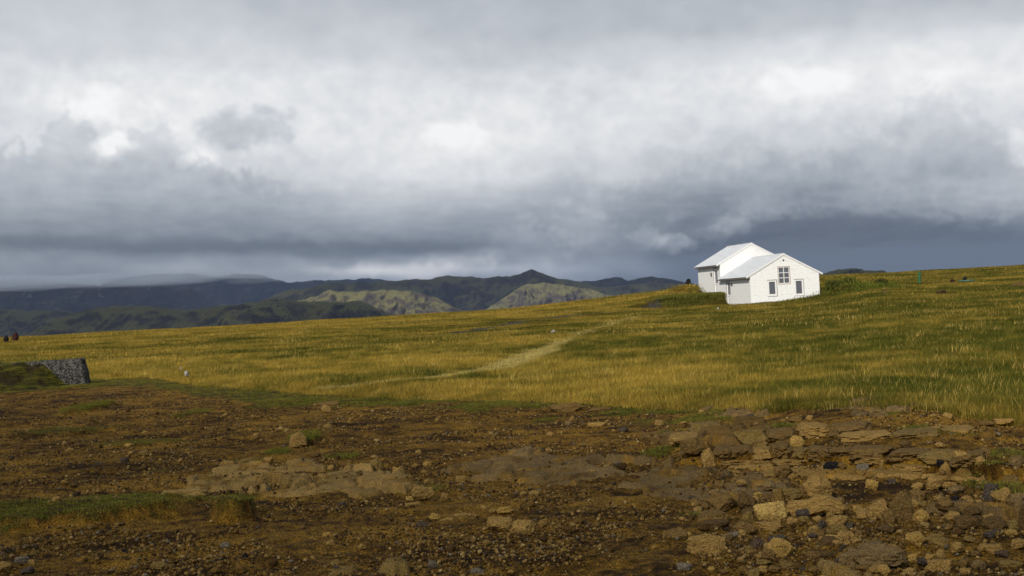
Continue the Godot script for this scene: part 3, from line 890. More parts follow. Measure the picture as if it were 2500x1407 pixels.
func build_rocks() -> void:
	var list := [
		["rock","angular boulder with a broad flat tan top, in front of the layered boulder","tan","f",1.089,-8.885,0.249,0.121,0.186,11],
		["rock","low brown boulder just left of the flat topped angular boulder","brown","b",0.955,-9.348,0.156,0.092,0.124,12],
		["rock","small ochre lump resting on the right end of a low brown boulder","ochre","b",1.032,-9.449,0.079,0.049,0.063,13],
		["rock","dark brown lower half of a two layered boulder at the left of the rock pile","darkbrown","s",1.255,-9.756,0.217,0.067,0.13,14],
		["rock","craggy brown boulder lying as the upper layer on a dark brown block","brown","f",1.301,-10.162,0.223,0.079,0.158,15],
		["rock","broad brown boulder with a dark hollow below, at the upper left of the rock pile","brown","b",1.451,-10.834,0.241,0.124,0.193,16],
		["rock","dark rounded boulder wedged right of the broad brown boulder","darkbrown","b",1.622,-10.712,0.15,0.135,0.12,17],
		["rock","bright yellow ochre boulder leaning left of the long tan boulder","bright","b",1.69,-10.135,0.232,0.135,0.186,18],
		["rock","longest tan boulder with a wavy top, in the middle of the rock pile","tan","w",2.03,-10.327,0.48,0.148,0.24,19],
		["rock","tall upright tan boulder with a speckled face, topmost of the rock pile","tan","u",2.234,-11.169,0.233,0.17,0.14,20],
		["rock","small dark boulder leaning on the left foot of the tall upright tan boulder","brown","b",2.148,-11.218,0.101,0.11,0.081,21],
		["rock","olive brown flat rock left of the tall upright boulder","olive","s",2.01,-11.254,0.224,0.073,0.134,22],
		["rock","olive grey block under the bright yellow ochre boulder","olive","b",1.523,-10.007,0.095,0.086,0.076,23],
		["rock","brown wedge shaped rock right of the two layered boulder","brown","b",1.425,-9.597,0.155,0.082,0.124,24],
		["rock","flat tan rock lying below the bright yellow ochre boulder","tan","s",1.604,-9.683,0.187,0.056,0.112,25],
		["rock","bright ochre pointed boulder near the bottom of the picture","ochre","u",1.49,-8.71,0.173,0.116,0.104,26],
		["rock","dark boulder carrying a bright yellow block on its right side","darkbrown","b",1.821,-8.897,0.145,0.079,0.116,27],
		["rock","bright yellow split block resting on a dark boulder","bright","s",1.885,-9.029,0.117,0.062,0.07,28],
		["rock","thin dark flat slab below the boulder with the bright yellow block","darkbrown","s",1.755,-8.64,0.137,0.029,0.068,29],
		["rock","brown block below the bright ochre pointed boulder","brown","b",1.472,-8.304,0.11,0.06,0.088,30],
		["rock","purplish dark rock left of the bright ochre pointed boulder","purple","b",1.401,-8.963,0.098,0.071,0.078,31],
		["rock","small olive rock just in front of the purplish dark rock","olive","b",1.333,-8.809,0.054,0.052,0.043,32],
		["rock","small tan stone on bare soil left of the bright ochre pointed boulder","tan","b",1.121,-8.615,0.06,0.031,0.048,33],
		["rock","grey flat stone near the bottom edge left of the rock pile","grey","s",0.897,-8.399,0.091,0.055,0.055,34],
		["rock","purplish dark stone between the ochre pointed boulder and the dark boulder","purple","b",1.637,-8.893,0.068,0.052,0.054,35],
		["rock","greyish slab stone right of the flat topped angular boulder","grey","s",1.326,-9.411,0.079,0.041,0.047,36],
		["rock","small tan rock beneath the left end of the longest tan boulder","tan","b",1.789,-9.87,0.072,0.058,0.058,37],
		["rock","small tan rock beneath the middle of the longest tan boulder","olive","b",1.878,-9.914,0.078,0.053,0.063,38],
		["rock","reddish tan stone under the right end of the longest tan boulder","tan","b",1.983,-9.985,0.073,0.042,0.059,39],
		["rock","dark bluish stone below the right end of the longest tan boulder","bluegrey","b",1.938,-9.64,0.06,0.063,0.048,40],
		["rock","broad tan rock right of the dark bluish stone","tan","b",2.056,-9.678,0.164,0.081,0.131,41],
		["rock","grey brown flat rock above the dark boulder with the bright yellow block","olive","s",1.978,-9.381,0.143,0.063,0.086,42],
		["rock","tan low rock to the right of the bright yellow split block","tan","b",1.938,-8.886,0.065,0.053,0.052,43],
		["rock","dull brown wedge rock behind the dark boulder with the yellow block","brown","s",1.825,-9.262,0.115,0.064,0.069,44],
		["rock","rounded tan boulder right of the longest tan boulder","tan","b",2.371,-9.908,0.169,0.143,0.135,45],
		["rock","brown rock leaning on the right foot of the rounded tan boulder","brown","u",2.381,-9.633,0.093,0.118,0.056,46],
		["rock","tall slanted brown boulder beside the yellowish angular rock","brown","u",2.491,-9.737,0.156,0.215,0.093,47],
		["rock","yellowish angular rock right of the tall slanted boulder","ochre","b",2.579,-9.6,0.113,0.108,0.09,48],
		["rock","small tan block left of the rounded tan boulder","tan","b",2.33,-10.267,0.087,0.064,0.07,49],
		["rock","cluster of tan stones before the rounded tan boulder, largest piece","tan","b",2.29,-9.959,0.091,0.053,0.072,50],
		["rock","long dark brown boulder in the right part of the foreground","darkbrown","s",2.83,-9.392,0.19,0.08,0.114,51],
		["rock","dark jagged boulder touching the right end of the long dark boulder","darkbrown","b",2.964,-9.292,0.178,0.077,0.133,52],
		["rock","big flat grey brown boulder, broadest at the bottom right","greybrown","f",1.975,-8.26,0.307,0.13,0.23,53],
		["rock","low grey brown boulder on the left of the biggest flat boulder","greybrown","s",1.822,-8.289,0.141,0.095,0.084,54],
		["rock","olive grey boulder with a dark underside, right of the biggest flat boulder","olive","b",2.442,-8.78,0.151,0.082,0.121,55],
		["rock","thin yellow slab leaning beside the biggest flat boulder","ochre","s",2.178,-8.355,0.069,0.046,0.042,56],
		["rock","dark grey stone beside the thin yellow slab","bluegrey","b",2.207,-8.246,0.057,0.047,0.045,57],
		["rock","flat tan rock on the bottom edge right of the dark grey stone","tan","s",2.258,-8.086,0.162,0.062,0.097,58],
		["rock","small triangular tan rock above the flat tan rock at the bottom","tan","b",2.35,-8.361,0.063,0.062,0.05,59],
		["rock","tan rock right of the small triangular tan rock","tan","b",2.503,-8.567,0.089,0.063,0.071,60],
		["rock","pale tan flat rock near the right edge of the picture","tan","s",2.693,-8.505,0.106,0.053,0.064,61],
		["rock","dark brown block under the right bedrock slab, left one of two","darkbrown","b",2.874,-9.866,0.097,0.07,0.077,62],
		["rock","dark brown block under the right bedrock slab, right one of two","darkbrown","b",2.954,-9.833,0.085,0.059,0.068,63],
		["rock","dark blue grey block, upper of two beside green tufts","bluegrey","s",3.497,-11.024,0.109,0.06,0.065,64],
		["rock","dark blue grey block, lower of two beside green tufts","bluegrey","s",3.348,-10.585,0.111,0.06,0.066,65],
		["rock","small black stone below the two dark blue grey blocks","black","b",3.117,-10.668,0.068,0.035,0.054,66],
		["rock","dark upright rock cut by the right edge of the picture","darkbrown","u",3.062,-9.038,0.079,0.193,0.048,67],
		["rock","olive tan rock left of the dark upright rock at the right edge","olive","b",3.019,-9.109,0.082,0.079,0.066,68],
		["rock","brown rock in the bottom right corner beside a tan block","brown","b",2.402,-8.121,0.07,0.048,0.056,69],
		["rock","tan block at the bottom edge in the right corner","tan","b",2.354,-7.942,0.071,0.04,0.057,70],
		["rock","grey brown block near the bottom right corner","greybrown","b",2.458,-8.037,0.084,0.059,0.067,71],
		["rock","tan rock at the bottom edge below the biggest flat boulder","tan","b",1.919,-8.048,0.128,0.054,0.095,72],
		["rock","small two toned stone on bare soil above the thin yellow slab","bluegrey","b",2.372,-9.059,0.057,0.044,0.046,73],
		["rock","brown rock under the bedrock slab above the rounded boulder","brown","s",2.907,-10.872,0.125,0.072,0.075,74],
		["rock","flat tan rock near green tufts in the right foreground","tan","s",3.28,-11.334,0.118,0.045,0.071,75],
		["rock","dark purplish flat rock near the pale tan rock at right","purple","s",2.707,-8.401,0.088,0.031,0.053,76],
		["rock","brown flat rock at the right of the small triangular rock","brown","s",2.567,-8.439,0.073,0.028,0.044,77],
		["rock","tan rock in the extreme bottom right corner","olive","s",2.641,-8.055,0.141,0.043,0.084,78],
		["rock","black boulder alone on the tan ground before the rock ledge","black","r",2.635,-12.516,0.166,0.1,0.149,79],
		["rock","squarish brown block left of the black boulder","brown","b",2.183,-12.33,0.163,0.123,0.13,80],
		["rock","light grey angular stone right of the black boulder","grey","b",2.859,-12.385,0.113,0.081,0.09,81],
		["rock","small tan stones beside the light grey angular stone, nearest one","tan","b",2.902,-12.238,0.084,0.053,0.067,82],
		["rock","tan rock beside the small tan stones before the ledge","olive","b",2.956,-12.18,0.069,0.05,0.056,83],
		["rock","slanted tan rock leaning on the right end of the ledge","tan","b",3.527,-11.834,0.137,0.102,0.109,84],
		["rock","small pale tan rock at the right end of the ledge","tan","b",3.64,-11.7,0.075,0.072,0.06,85],
		["rock","dark small rock under the right part of the ledge","black","b",3.397,-11.966,0.069,0.053,0.055,86],
		["rock","weathered boulder with a dark hollow at the left end of the ledge","brown","b",1.572,-13.541,0.229,0.167,0.184,87],
		["rock","slanting tan boulder overhanging the left end of the ledge","tan","u",1.701,-13.401,0.142,0.169,0.085,88],
		["rock","bright ochre stone on the right flank of the mossy block","ochre","u",2.546,-13.579,0.145,0.104,0.087,89],
		["rock","bright tan stone on the crest of the right rocky mound","tan","b",4.228,-14.554,0.109,0.069,0.087,90],
		["rock","pale tan flat stone by the meadow edge at the far right","tan","s",4.708,-14.366,0.201,0.061,0.114,91],
		["rock","brown flat stone left of the pale stone by the meadow edge","brown","s",4.531,-14.317,0.162,0.035,0.081,92],
		["rock","tiny ochre stone on the left part of the stony rise","ochre","b",2.245,-18.033,0.096,0.053,0.077,93],
		["rock","dark squarish block on the stony rise above the ledge","darkbrown","b",3.345,-12.844,0.114,0.078,0.091,94],
		["rock","dark stone beside the bright tan stone on the mound crest","black","b",4.446,-15.04,0.078,0.05,0.063,95],
		["rock","brown block on the slope below the mound crest","brown","s",2.872,-15.342,0.151,0.062,0.091,96],
		["rock","tan slab on the stony rise near green tufts","tan","s",1.642,-17.243,0.13,0.071,0.078,97],
		["rock","flat tan rock, left of the cracked pair in the centre foreground","tan","f",-0.17,-10.217,0.2,0.102,0.15,98],
		["rock","flat tan rock, right of the cracked pair in the centre foreground","tan","f",-0.017,-10.004,0.182,0.107,0.137,99],
		["rock","long low tan rock left of the cracked pair","tan","s",-0.448,-10.912,0.208,0.051,0.104,100],
		["rock","short tan block at the left end of the low row of stones","ochre","s",-0.663,-10.962,0.088,0.052,0.053,101],
		["rock","low tan stone in front of the gap in the row of stones","tan","s",-0.568,-10.773,0.102,0.041,0.061,102],
		["rock","tan stone with a pointed right end above the cracked pair","ochre","s",-0.143,-11.125,0.139,0.055,0.083,103],
		["rock","small tan stone left of the pointed stone","tan","b",-0.299,-11.341,0.072,0.045,0.058,104],
		["rock","small stone touching the pointed stone on its left","tan","b",-0.237,-11.118,0.055,0.041,0.044,105],
		["rock","blue grey stone on brown gravel left of the low row of stones","bluegrey","b",-0.74,-10.539,0.114,0.051,0.089,106],
		["rock","tan low rock below the end of the left bedrock slab","tan","s",-0.868,-11.652,0.139,0.052,0.083,107],
		["rock","rounded tan boulder with a curve of moss at the end of the left bedrock slab","tan","b",-0.826,-12.173,0.205,0.115,0.164,108],
		["rock","egg shaped tan rock right of the rounded mossy boulder","tan","b",-0.641,-12.029,0.08,0.068,0.064,109],
		["rock","small bright stone left of the rounded mossy boulder","bright","s",-0.927,-12.155,0.081,0.035,0.049,110],
		["rock","tan boulder standing behind the left bedrock slab","olive","u",-1.413,-14.312,0.139,0.141,0.084,111],
		["rock","rounded tan boulder at the right rear of the left bedrock slab","tan","b",-1.139,-13.747,0.134,0.111,0.107,112],
		["rock","pale tan flat slab alone at the left of the bedrock","pale","s",-3.007,-13.064,0.469,0.088,0.234,113],
		["rock","dark blue pebble at the right end of the pale flat slab","bluegrey","r",-2.675,-12.832,0.065,0.049,0.059,114],
		["rock","tan rock behind the left bedrock slab near moss","tan","s",-3.089,-15.587,0.193,0.079,0.116,115],
		["rock","moss grown tan rock behind the left bedrock slab","olive","s",-2.948,-15.801,0.227,0.078,0.136,116],
		["rock","small tan rock right of the moss grown rock","tan","b",-2.728,-15.919,0.125,0.069,0.1,117],
		["rock","upright tan boulder with a turf hummock at its right foot","tan","u",-2.671,-17.742,0.228,0.18,0.137,118],
		["rock","tan stone with a dark left face near the meadow edge","tan","u",-3.023,-23.207,0.169,0.134,0.101,119],
		["rock","flat brown slab by the meadow edge behind the tan stone","brown","s",-3.235,-25.042,0.405,0.074,0.203,120],
		["rock","flat brown block half buried at the meadow edge in the middle","brown","s",0.658,-20.815,0.46,0.124,0.23,121],
		["rock","reddish flat stone lying on gravel in the middle distance","ochre","s",0.95,-17.86,0.257,0.065,0.129,122],
		["rock","brown flat rock right of the half buried block at the meadow edge","brown","s",1.122,-20.339,0.394,0.066,0.197,123],
		["rock","pale tan stone cut by the left edge of the picture","tan","b",-3.423,-9.682,0.102,0.07,0.082,124],
		["rock","grey stone near the bottom left corner","grey","b",-3.394,-9.94,0.099,0.052,0.079,125],
		["rock","dark grey stones at the bottom left corner, largest","bluegrey","b",-3.237,-9.584,0.095,0.047,0.076,126],
		["rock","grey and tan stone below the small turf hummock","grey","b",-2.048,-10.068,0.071,0.051,0.057,127],
		["rock","black stone in the gravel right of the grey and tan stone","black","b",-1.821,-9.597,0.043,0.039,0.035,128],
		["rock","yellowish sliver of stone in the left centre gravel","ochre","s",-1.382,-10.347,0.075,0.041,0.045,129],
		["rock","tan stone below the yellowish sliver of stone","tan","b",-1.312,-9.94,0.072,0.05,0.058,130],
		["rock","small black stone near the left bottom of the gravel","black","b",-2.747,-10.112,0.055,0.033,0.044,131],
		["rock","brown overhanging stone at the bottom edge of the left foreground","olive","b",-2.328,-9.365,0.123,0.054,0.094,132],
		["rock","tan low stone in the gravel below the centre bedrock","tan","s",0.098,-12.089,0.107,0.043,0.064,133],
		["rock","tan stone in front of the centre bedrock near its left end","tan","b",-0.551,-13.273,0.11,0.063,0.088,134],
		["rock","dark slab edge on the top of the centre bedrock","brown","s",-0.099,-14.595,0.162,0.056,0.097,135],
		["rock","brown stone lying on the right part of the centre bedrock","brown","s",1.334,-12.197,0.136,0.046,0.082,136],
	]
	for e in list:
		var at := Vector3(e[4], 0, e[5])
		at.y = base(at.x, at.z) + 0.03 * n_big.get_noise_2d(at.x, at.z)
		var d := Vector2(at.x, at.z).length()
		var size := Vector3(e[6], e[7], e[8])
		var big: bool = e[6] / d > 0.012
		var o := obj(e[0], rock_mesh(size, e[3], TONES[e[2]], e[9], 4 if big else 3), M.rock)
		o.position = at
		o.rotation.y = atan2(-at.x, -at.z)
		tag(o, e[1], "rock", "rocks lying on the stony foreground")

func build_small_stones() -> void:
	var pool := []
	var kinds := ["tan", "tan", "olive", "brown", "brown", "ochre", "darkbrown", "tan", "greybrown", "bluegrey", "pale", "brown"]
	var words := {"tan": "tan", "olive": "olive brown", "brown": "brown", "ochre": "yellow ochre", "darkbrown": "dark brown", "greybrown": "grey brown", "bluegrey": "dark grey", "pale": "pale"}
	for i in 12:
		pool.append(rock_mesh(Vector3(1.0, 0.62, 0.85), ["b", "s", "b", "u"][i % 4], TONES[kinds[i]], 300 + i, 3))
	rng.seed = 78
	var places := []
	while places.size() < 290:
		var d := 8.2 * pow(2.6, pow(rng.randf(), 1.3))
		var a := rng.randf_range(-0.345, 0.345)
		var x := a * d
		var z := -d * sqrt(1.0 - a * a)
		var pile := sm((a - 0.08) / 0.1) * (1.0 - sm((d - 11.5) / 2.5))
		if rng.randf() > 0.16 + 0.84 * pile or edge(x, z) > -0.6:
			continue
		places.append([Vector3(x, d, z), pile])
	for e in places:
		var p: Vector3 = e[0]
		var o := MeshInstance3D.new()
		o.name = numbered("small_stone")
		var which := rng.randi() % pool.size()
		o.mesh = pool[which]
		o.material_override = M.rock
		add_child(o)
		var k: float = p.y * rng.randf_range(0.0030, 0.0062) * (1.0 + e[1] * rng.randf_range(0.0, 1.5))
		o.transform = Transform3D(Basis(Vector3.UP, rng.randf() * TAU) * Basis(Vector3.RIGHT, rng.randf_range(-0.35, 0.35)).scaled(Vector3(k, k * rng.randf_range(0.6, 1.15), k)), Vector3(p.x, surface(p.x, p.z), p.z))
		var spot := "among the rubble at the lower right" if e[1] > 0.5 else ("near the rock ledge at the right" if p.x / p.y > 0.09 else ("on the gravel in the left half" if p.x < 0.0 else "on the gravel right of the centre"))
		tag(o, "small loose %s stone %s" % [words[kinds[which]], spot], "stone", "small loose stones on the gravel")

func build_ledge() -> void:
	var list := [
		["brown",1.885,-13.628,0.192,0.104,0.45],
		["brown",2.051,-13.578,0.191,0.107,0.45],
		["tan",2.223,-13.519,0.21,0.107,0.45],
		["brown",2.394,-13.476,0.191,0.13,0.45],
		["olive",2.533,-13.326,0.181,0.106,0.45],
		["brown",2.666,-13.169,0.206,0.109,0.45],
		["brown",2.826,-12.959,0.244,0.107,0.45],
		["brown",3.035,-12.705,0.335,0.102,0.45],
		["tan",3.025,-12.676,0.261,0.069,0.45],
		["brown",3.257,-12.441,0.322,0.1,0.45],
		["olive",3.463,-12.182,0.307,0.106,0.45],
		["brown",3.623,-11.972,0.244,0.111,0.45],
		["tan",2.516,-13.306,0.415,0.057,0.45],
		["olive",2.805,-12.942,0.332,0.059,0.45],
		["tan",3.356,-12.275,0.496,0.071,0.45],
		["tan",2.076,-13.537,0.565,0.053,0.45],
		["tan",2.86,-14.287,0.297,0.114,0.45],
		["brown",3.154,-14.082,0.394,0.105,0.45],
		["tan",3.218,-13.641,0.445,0.078,0.45],
		["olive",2.189,-13.987,0.276,0.134,0.45],
		["brown",2.43,-13.922,0.299,0.134,0.45],
		["olive",3.606,-13.544,0.391,0.063,0.45],
		["tan",1.634,-14.753,0.249,0.099,0.45],
		["olive",1.968,-15.564,0.307,0.096,0.45],
		["tan",3.99,-13.634,0.357,0.055,0.45],
	]
	var t := thing("rock_ledge", "layered ledge of long brown rock slabs stepping across the right foreground", "rock ledge")
	var i := 0
	for e in list:
		var at := Vector3(e[1], 0, e[2])
		at.y = base(at.x, at.z - 0.0) - 0.02
		var front := Vector2(e[1], e[2]).normalized() * 0.25
		at.y = base(e[1] - front.x, e[2] - front.y) + (0.028 if i < 12 else -0.005)
		var o := obj("slab", rock_mesh(Vector3(e[3] * 1.25, e[4] * (1.15 if i > 11 else 1.0), e[5] * 1.2), "s", TONES[e[0]], 500 + i, 4), M.rock, t)
		o.position = at
		o.rotation.y = atan2(-at.x, -at.z) + 0.04 * sin(i * 2.3)
		i += 1

func signed_distance(q: Vector2, poly: PackedVector2Array) -> float:
	var best := 1e9
	var n := poly.size()
	for i in n:
		best = minf(best, q.distance_squared_to(Geometry2D.get_closest_point_to_segment(q, poly[i], poly[(i + 1) % n])))
	return sqrt(best) if Geometry2D.is_point_in_polygon(q, poly) else -sqrt(best)

var beds := []

func surface(x: float, z: float) -> float:   # the ground, or the bedrock that stands out of it
	var h := ground(x, z)
	for b in beds:
		var i := roundi((x - b[0].x) / b[1].x)
		var j := roundi((z - b[0].y) / b[1].y)
		if i >= 0 and j >= 0 and i <= b[2] and j <= b[3]:
			h = maxf(h, b[4][j * (b[2] + 1) + i].y)
	return h

func build_outcrops() -> void:
	var list := [
		["pale tan bedrock slab breaking through gravel left of centre",0.075,"pale",[Vector2(-3.219,-13.986),Vector2(-3.277,-15.285),Vector2(-2.887,-15.48),Vector2(-2.555,-15.031),Vector2(-2.152,-15.14),Vector2(-1.684,-14.707),Vector2(-1.226,-14.089),Vector2(-0.822,-12.853),Vector2(-0.945,-12.315),Vector2(-1.28,-12.243),Vector2(-1.719,-12.75),Vector2(-2.007,-12.548),Vector2(-2.462,-12.934),Vector2(-2.952,-13.376)]],
		["broad grey tan bedrock slab in the middle of the foreground",0.08,"greybrown",[Vector2(-0.864,-13.928),Vector2(-0.58,-14.664),Vector2(-0.176,-15.274),Vector2(0.084,-15.726),Vector2(0.28,-14.814),Vector2(0.711,-14.416),Vector2(1.259,-13.874),Vector2(1.575,-13.317),Vector2(1.932,-12.542),Vector2(2.218,-11.865),Vector2(1.932,-11.191),Vector2(1.494,-11.176),Vector2(1.154,-11.471),Vector2(0.755,-12.154),Vector2(0.362,-12.504),Vector2(-0.09,-13.213),Vector2(-0.424,-13.357)]],
		["grey bedrock slab at the right behind the long dark boulder",0.09,"greybrown",[Vector2(2.818,-10.844),Vector2(3.138,-11.063),Vector2(3.256,-10.29),Vector2(3.541,-10.453),Vector2(3.6,-10.06),Vector2(3.382,-9.537),Vector2(3.076,-9.574),Vector2(2.881,-9.897),Vector2(2.743,-10.298)]],
		["rounded tan bedrock hump cut by the bottom edge right of centre",0.06,"pale",[Vector2(1.427,-7.903),Vector2(1.552,-8.374),Vector2(1.764,-8.442),Vector2(1.856,-8.137),Vector2(1.812,-7.688),Vector2(1.566,-7.54)]],
		["olive tan bedrock hump at the bottom edge left of centre",0.05,"olive",[Vector2(-1.282,-8.866),Vector2(-1.239,-9.207),Vector2(-0.987,-9.248),Vector2(-0.716,-9.042),Vector2(-0.641,-8.662),Vector2(-0.894,-8.294),Vector2(-1.18,-8.369)]],
		["dark crest slab on top of the right rocky mound",0.06,"greybrown",[Vector2(3.307,-15.611),Vector2(3.778,-16.319),Vector2(4.823,-18.604),Vector2(4.228,-15.309),Vector2(3.74,-14.462),Vector2(3.323,-14.741)]],
		["brown slab on the left end of the stony rise by the meadow",0.06,"greybrown",[Vector2(2.155,-18.345),Vector2(2.597,-18.935),Vector2(2.912,-17.968),Vector2(2.783,-16.368),Vector2(2.387,-16.781)]],
		["uneven brown bedrock of the stony rise above the ledge",0.07,"brown",[Vector2(1.331,-16.5),Vector2(1.951,-16.67),Vector2(2.588,-15.76),Vector2(2.824,-14.725),Vector2(2.607,-13.832),Vector2(2.241,-13.714),Vector2(1.826,-14.031),Vector2(1.443,-14.899)]],
		["layered tan bedrock foot spreading before the ledge",0.035,"tan",[Vector2(1.71,-13.222),Vector2(2.129,-13.3),Vector2(2.607,-12.934),Vector2(3.144,-12.242),Vector2(3.684,-11.601),Vector2(3.591,-11.521),Vector2(2.905,-11.976),Vector2(2.293,-12.075),Vector2(1.96,-12.501)]],
	]
	var s := 0
	for e in list:
		s += 1
		var poly := PackedVector2Array(e[3])
		var lo := poly[0]
		var hi := poly[0]
		for p in poly:
			lo = lo.min(p)
			hi = hi.max(p)
		lo -= Vector2(0.15, 0.15)
		hi += Vector2(0.15, 0.15)
		var step := clampf(maxf(hi.x - lo.x, hi.y - lo.y) / 210.0, 0.012, 0.03)
		var nx := int((hi.x - lo.x) / step)
		var nz := int((hi.y - lo.y) / step * 0.6)
		var v := PackedVector3Array()
		var c := PackedColorArray()
		var idx := PackedInt32Array()
		var keep := PackedByteArray()
		var tone: Color = TONES[e[2]]
		var thick: float = e[1]
		for j in nz + 1:
			for i in nx + 1:
				var x := lo.x + i * step
				var z := lo.y + j * step / 0.6
				var b := n_mid.get_noise_2d(x * 1.5 + s * 20.0, z * 1.5)
				var sd := signed_distance(Vector2(x, z), poly) + 0.14 * b + 0.05 * n_fine.get_noise_2d(x, z + s * 9.0)
				var m := sm(sd / 0.07)
				var top := thick * (0.75 + 0.7 * n_mid.get_noise_2d(x * 0.7 + 7.0, z * 0.7 + s))
				top += 0.45 * thick * n_big.get_noise_2d(x * 5.0, z * 5.0 + s)
				top = lerpf(top, snappedf(top + 0.01 * b, 0.026), 0.75)   # thin strata
				# joints split the bed into blocks that have settled unevenly
				var jx := x * 1.9 + 0.35 * b + s * 11.0
				var jz := z * 1.15 + 0.3 * n_mid.get_noise_2d(x * 2.0 + 60.0, z * 2.0)
				top += 0.5 * thick * n_block.get_noise_2d(jx, jz)
				top -= 0.055 * (1.0 - sm((n_joint.get_noise_2d(jx, jz) + 1.0) / 0.11))
				top -= 0.02 * (1.0 - sm((n_joint.get_noise_2d(jx * 2.7, jz * 2.7) + 1.0) / 0.12)) * sm(b * 3.0)
				m *= 1.0 - sm((n_mid.get_noise_2d(x * 0.8 + 31.0, z * 0.6 + s * 5.0) - 0.22) / 0.12)
				top += 0.012 * n_fine.get_noise_2d(x * 1.3, z * 1.3) + 0.006 * n_fine.get_noise_2d(x * 4.0, z * 4.0)
				v.append(Vector3(x, base(x, z) + 0.05 * n_big.get_noise_2d(x, z) - 0.07 + (0.07 + maxf(top, -0.03)) * m, z))
				keep.append(1 if m > 0.0 else 0)
				var stain := clampf(0.5 + 0.7 * n_mid.get_noise_2d(x * 1.2 + 90.0, z * 0.8), 0.0, 1.0)
				var shade := (tone * 0.66).lerp(tone * 1.15, stain)
				shade = shade.lerp(soil(x, z), 0.6 * sm((n_fine.get_noise_2d(x * 0.5 + 3.0, z * 0.4) + 0.5 * b - 0.1) / 0.4))
				c.append(shade.clamp().linear_to_srgb())
		for j in nz:
			for i in nx:
				var p := j * (nx + 1) + i
				if keep[p] or keep[p + 1] or keep[p + nx + 1] or keep[p + nx + 2]:
					idx.append_array([p, p + 1, p + nx + 1, p + 1, p + nx + 2, p + nx + 1])
		beds.append([lo, Vector2(step, step / 0.6), nx, nz, v])
		tag(obj("bedrock_slab", array_mesh(v, idx, c), M.rock), e[0], "bedrock", "bedrock slabs in the foreground")


# ---------------------------------------------------------------- scattered copies

func scatter(called: String, mesh: Mesh, m: Material, where: Array, tint: PackedColorArray, parent: Node) -> void:
	var mm := MultiMesh.new()
	mm.transform_format = MultiMesh.TRANSFORM_3D
	mm.use_colors = true
	mm.mesh = mesh
	mm.instance_count = where.size()
	for i in where.size():
		mm.set_instance_transform(i, where[i])
		mm.set_instance_color(i, tint[i])
	var o := MultiMeshInstance3D.new()
	o.name = called
	o.multimesh = mm
	o.material_override = m
	o.set_meta("kind", "stuff")
	parent.add_child(o, true)

func stuff(called: String, label: String, category: String) -> Node3D:
	var t := thing(called, label, category)
	t.set_meta("kind", "stuff")
	return t

func build_gravel() -> void:
	var t := stuff("gravel", "loose brown and grey gravel strewn over the bare foreground", "gravel")
	rng.seed = 90
	var shapes := []
	for i in 5:
		shapes.append(rock_mesh(Vector3(1.0, 0.6, 0.8), ["b", "r", "s", "b", "r"][i], Color(0.85, 0.85, 0.85), 700 + i, 1))
	rng.seed = 91
	var where := [[], [], [], [], []]
	var tint := [PackedColorArray(), PackedColorArray(), PackedColorArray(), PackedColorArray(), PackedColorArray()]
	for n in 150000:
		var d := 7.6 * pow(4.6, pow(rng.randf(), 1.15))
		var a := rng.randf_range(-0.41, 0.41)
		var x := a * d
		var z := -d * sqrt(1.0 - a * a)
		if edge(x, z) > 0.4:
			continue
		var density := 0.5 + 1.3 * n_mid.get_noise_2d(x * 0.5 + 15.0, z * 0.5) + 0.4 * n_mid.get_noise_2d(x * 2.0, z * 2.0)
		if rng.randf() > density or (turf_at(x, z) > 0.35 and rng.randf() < 0.8):
			continue
		var k := 0.007 + 0.024 * pow(rng.randf(), 4.0) + d * 0.00045
		if rng.randf() < 0.02:
			k *= rng.randf_range(1.6, 2.6)
		var y := surface(x, z)
		if y > ground(x, z) + 0.01 and rng.randf() < 0.86:
			continue
		var i := rng.randi() % 5
		where[i].append(Transform3D(Basis(Vector3(rng.randfn(), rng.randfn() * 2.0, rng.randfn()).normalized(), rng.randf() * TAU).scaled(Vector3(k, k, k)), Vector3(x, y + k * 0.12, z)))
		var c := Color(.30, .175, .048)
		var pick := rng.randf()
		if pick < 0.26:
			c = Color(.46, .285, .085)
		elif pick < 0.34:
			c = Color(.62, .42, .16)
		elif pick < 0.43:
			c = Color(.1, .074, .048)
		elif pick < 0.7:
			c = Color(.15, .085, .03)
		elif pick < 0.74:
			c = Color(.28, .23, .16)
		c *= rng.randf_range(0.7, 1.2)
		c.a = 1.0
		tint[i].append(c.clamp().linear_to_srgb())
	for i in 5:
		scatter("pebbles", shapes[i], M.rock, where[i], tint[i], t)

func tuft(blades: int, high: float, wide: float, spread: float, s: int, bend := 0.35) -> ArrayMesh:
	rng.seed = s
	var v := PackedVector3Array()
	var c := PackedColorArray()
	var idx := PackedInt32Array()
	for b in blades:
		var a := rng.randf() * TAU
		var foot := Vector3(rng.randfn() * spread, -0.02, rng.randfn() * spread)
		var h := high * rng.randf_range(0.55, 1.15)
		var lean := Vector3(cos(a), 0, sin(a)) * h * rng.randf_range(0.05, bend)
		lean.x += 0.12 * h
		var side := Vector3(-sin(a + rng.randfn() * 0.5), 0, cos(a)) * wide * rng.randf_range(0.6, 1.3)
		var mid := foot + Vector3(0, h * 0.55, 0) + lean * 0.35
		var tip := foot + Vector3(0, h, 0) + lean
		var first := v.size()
		v.append_array([foot - side, foot + side, mid - side * 0.7, mid + side * 0.7, tip])
		var t := rng.randf_range(0.7, 1.2)
		var col := Color(t, t * rng.randf_range(0.92, 1.05), t * rng.randf_range(0.8, 1.1)).clamp()
		for k in 5:
			c.append(col.linear_to_srgb())
		idx.append_array([first, first + 2, first + 1, first + 1, first + 2, first + 3, first + 2, first + 4, first + 3])
	return array_mesh(v, idx, c)

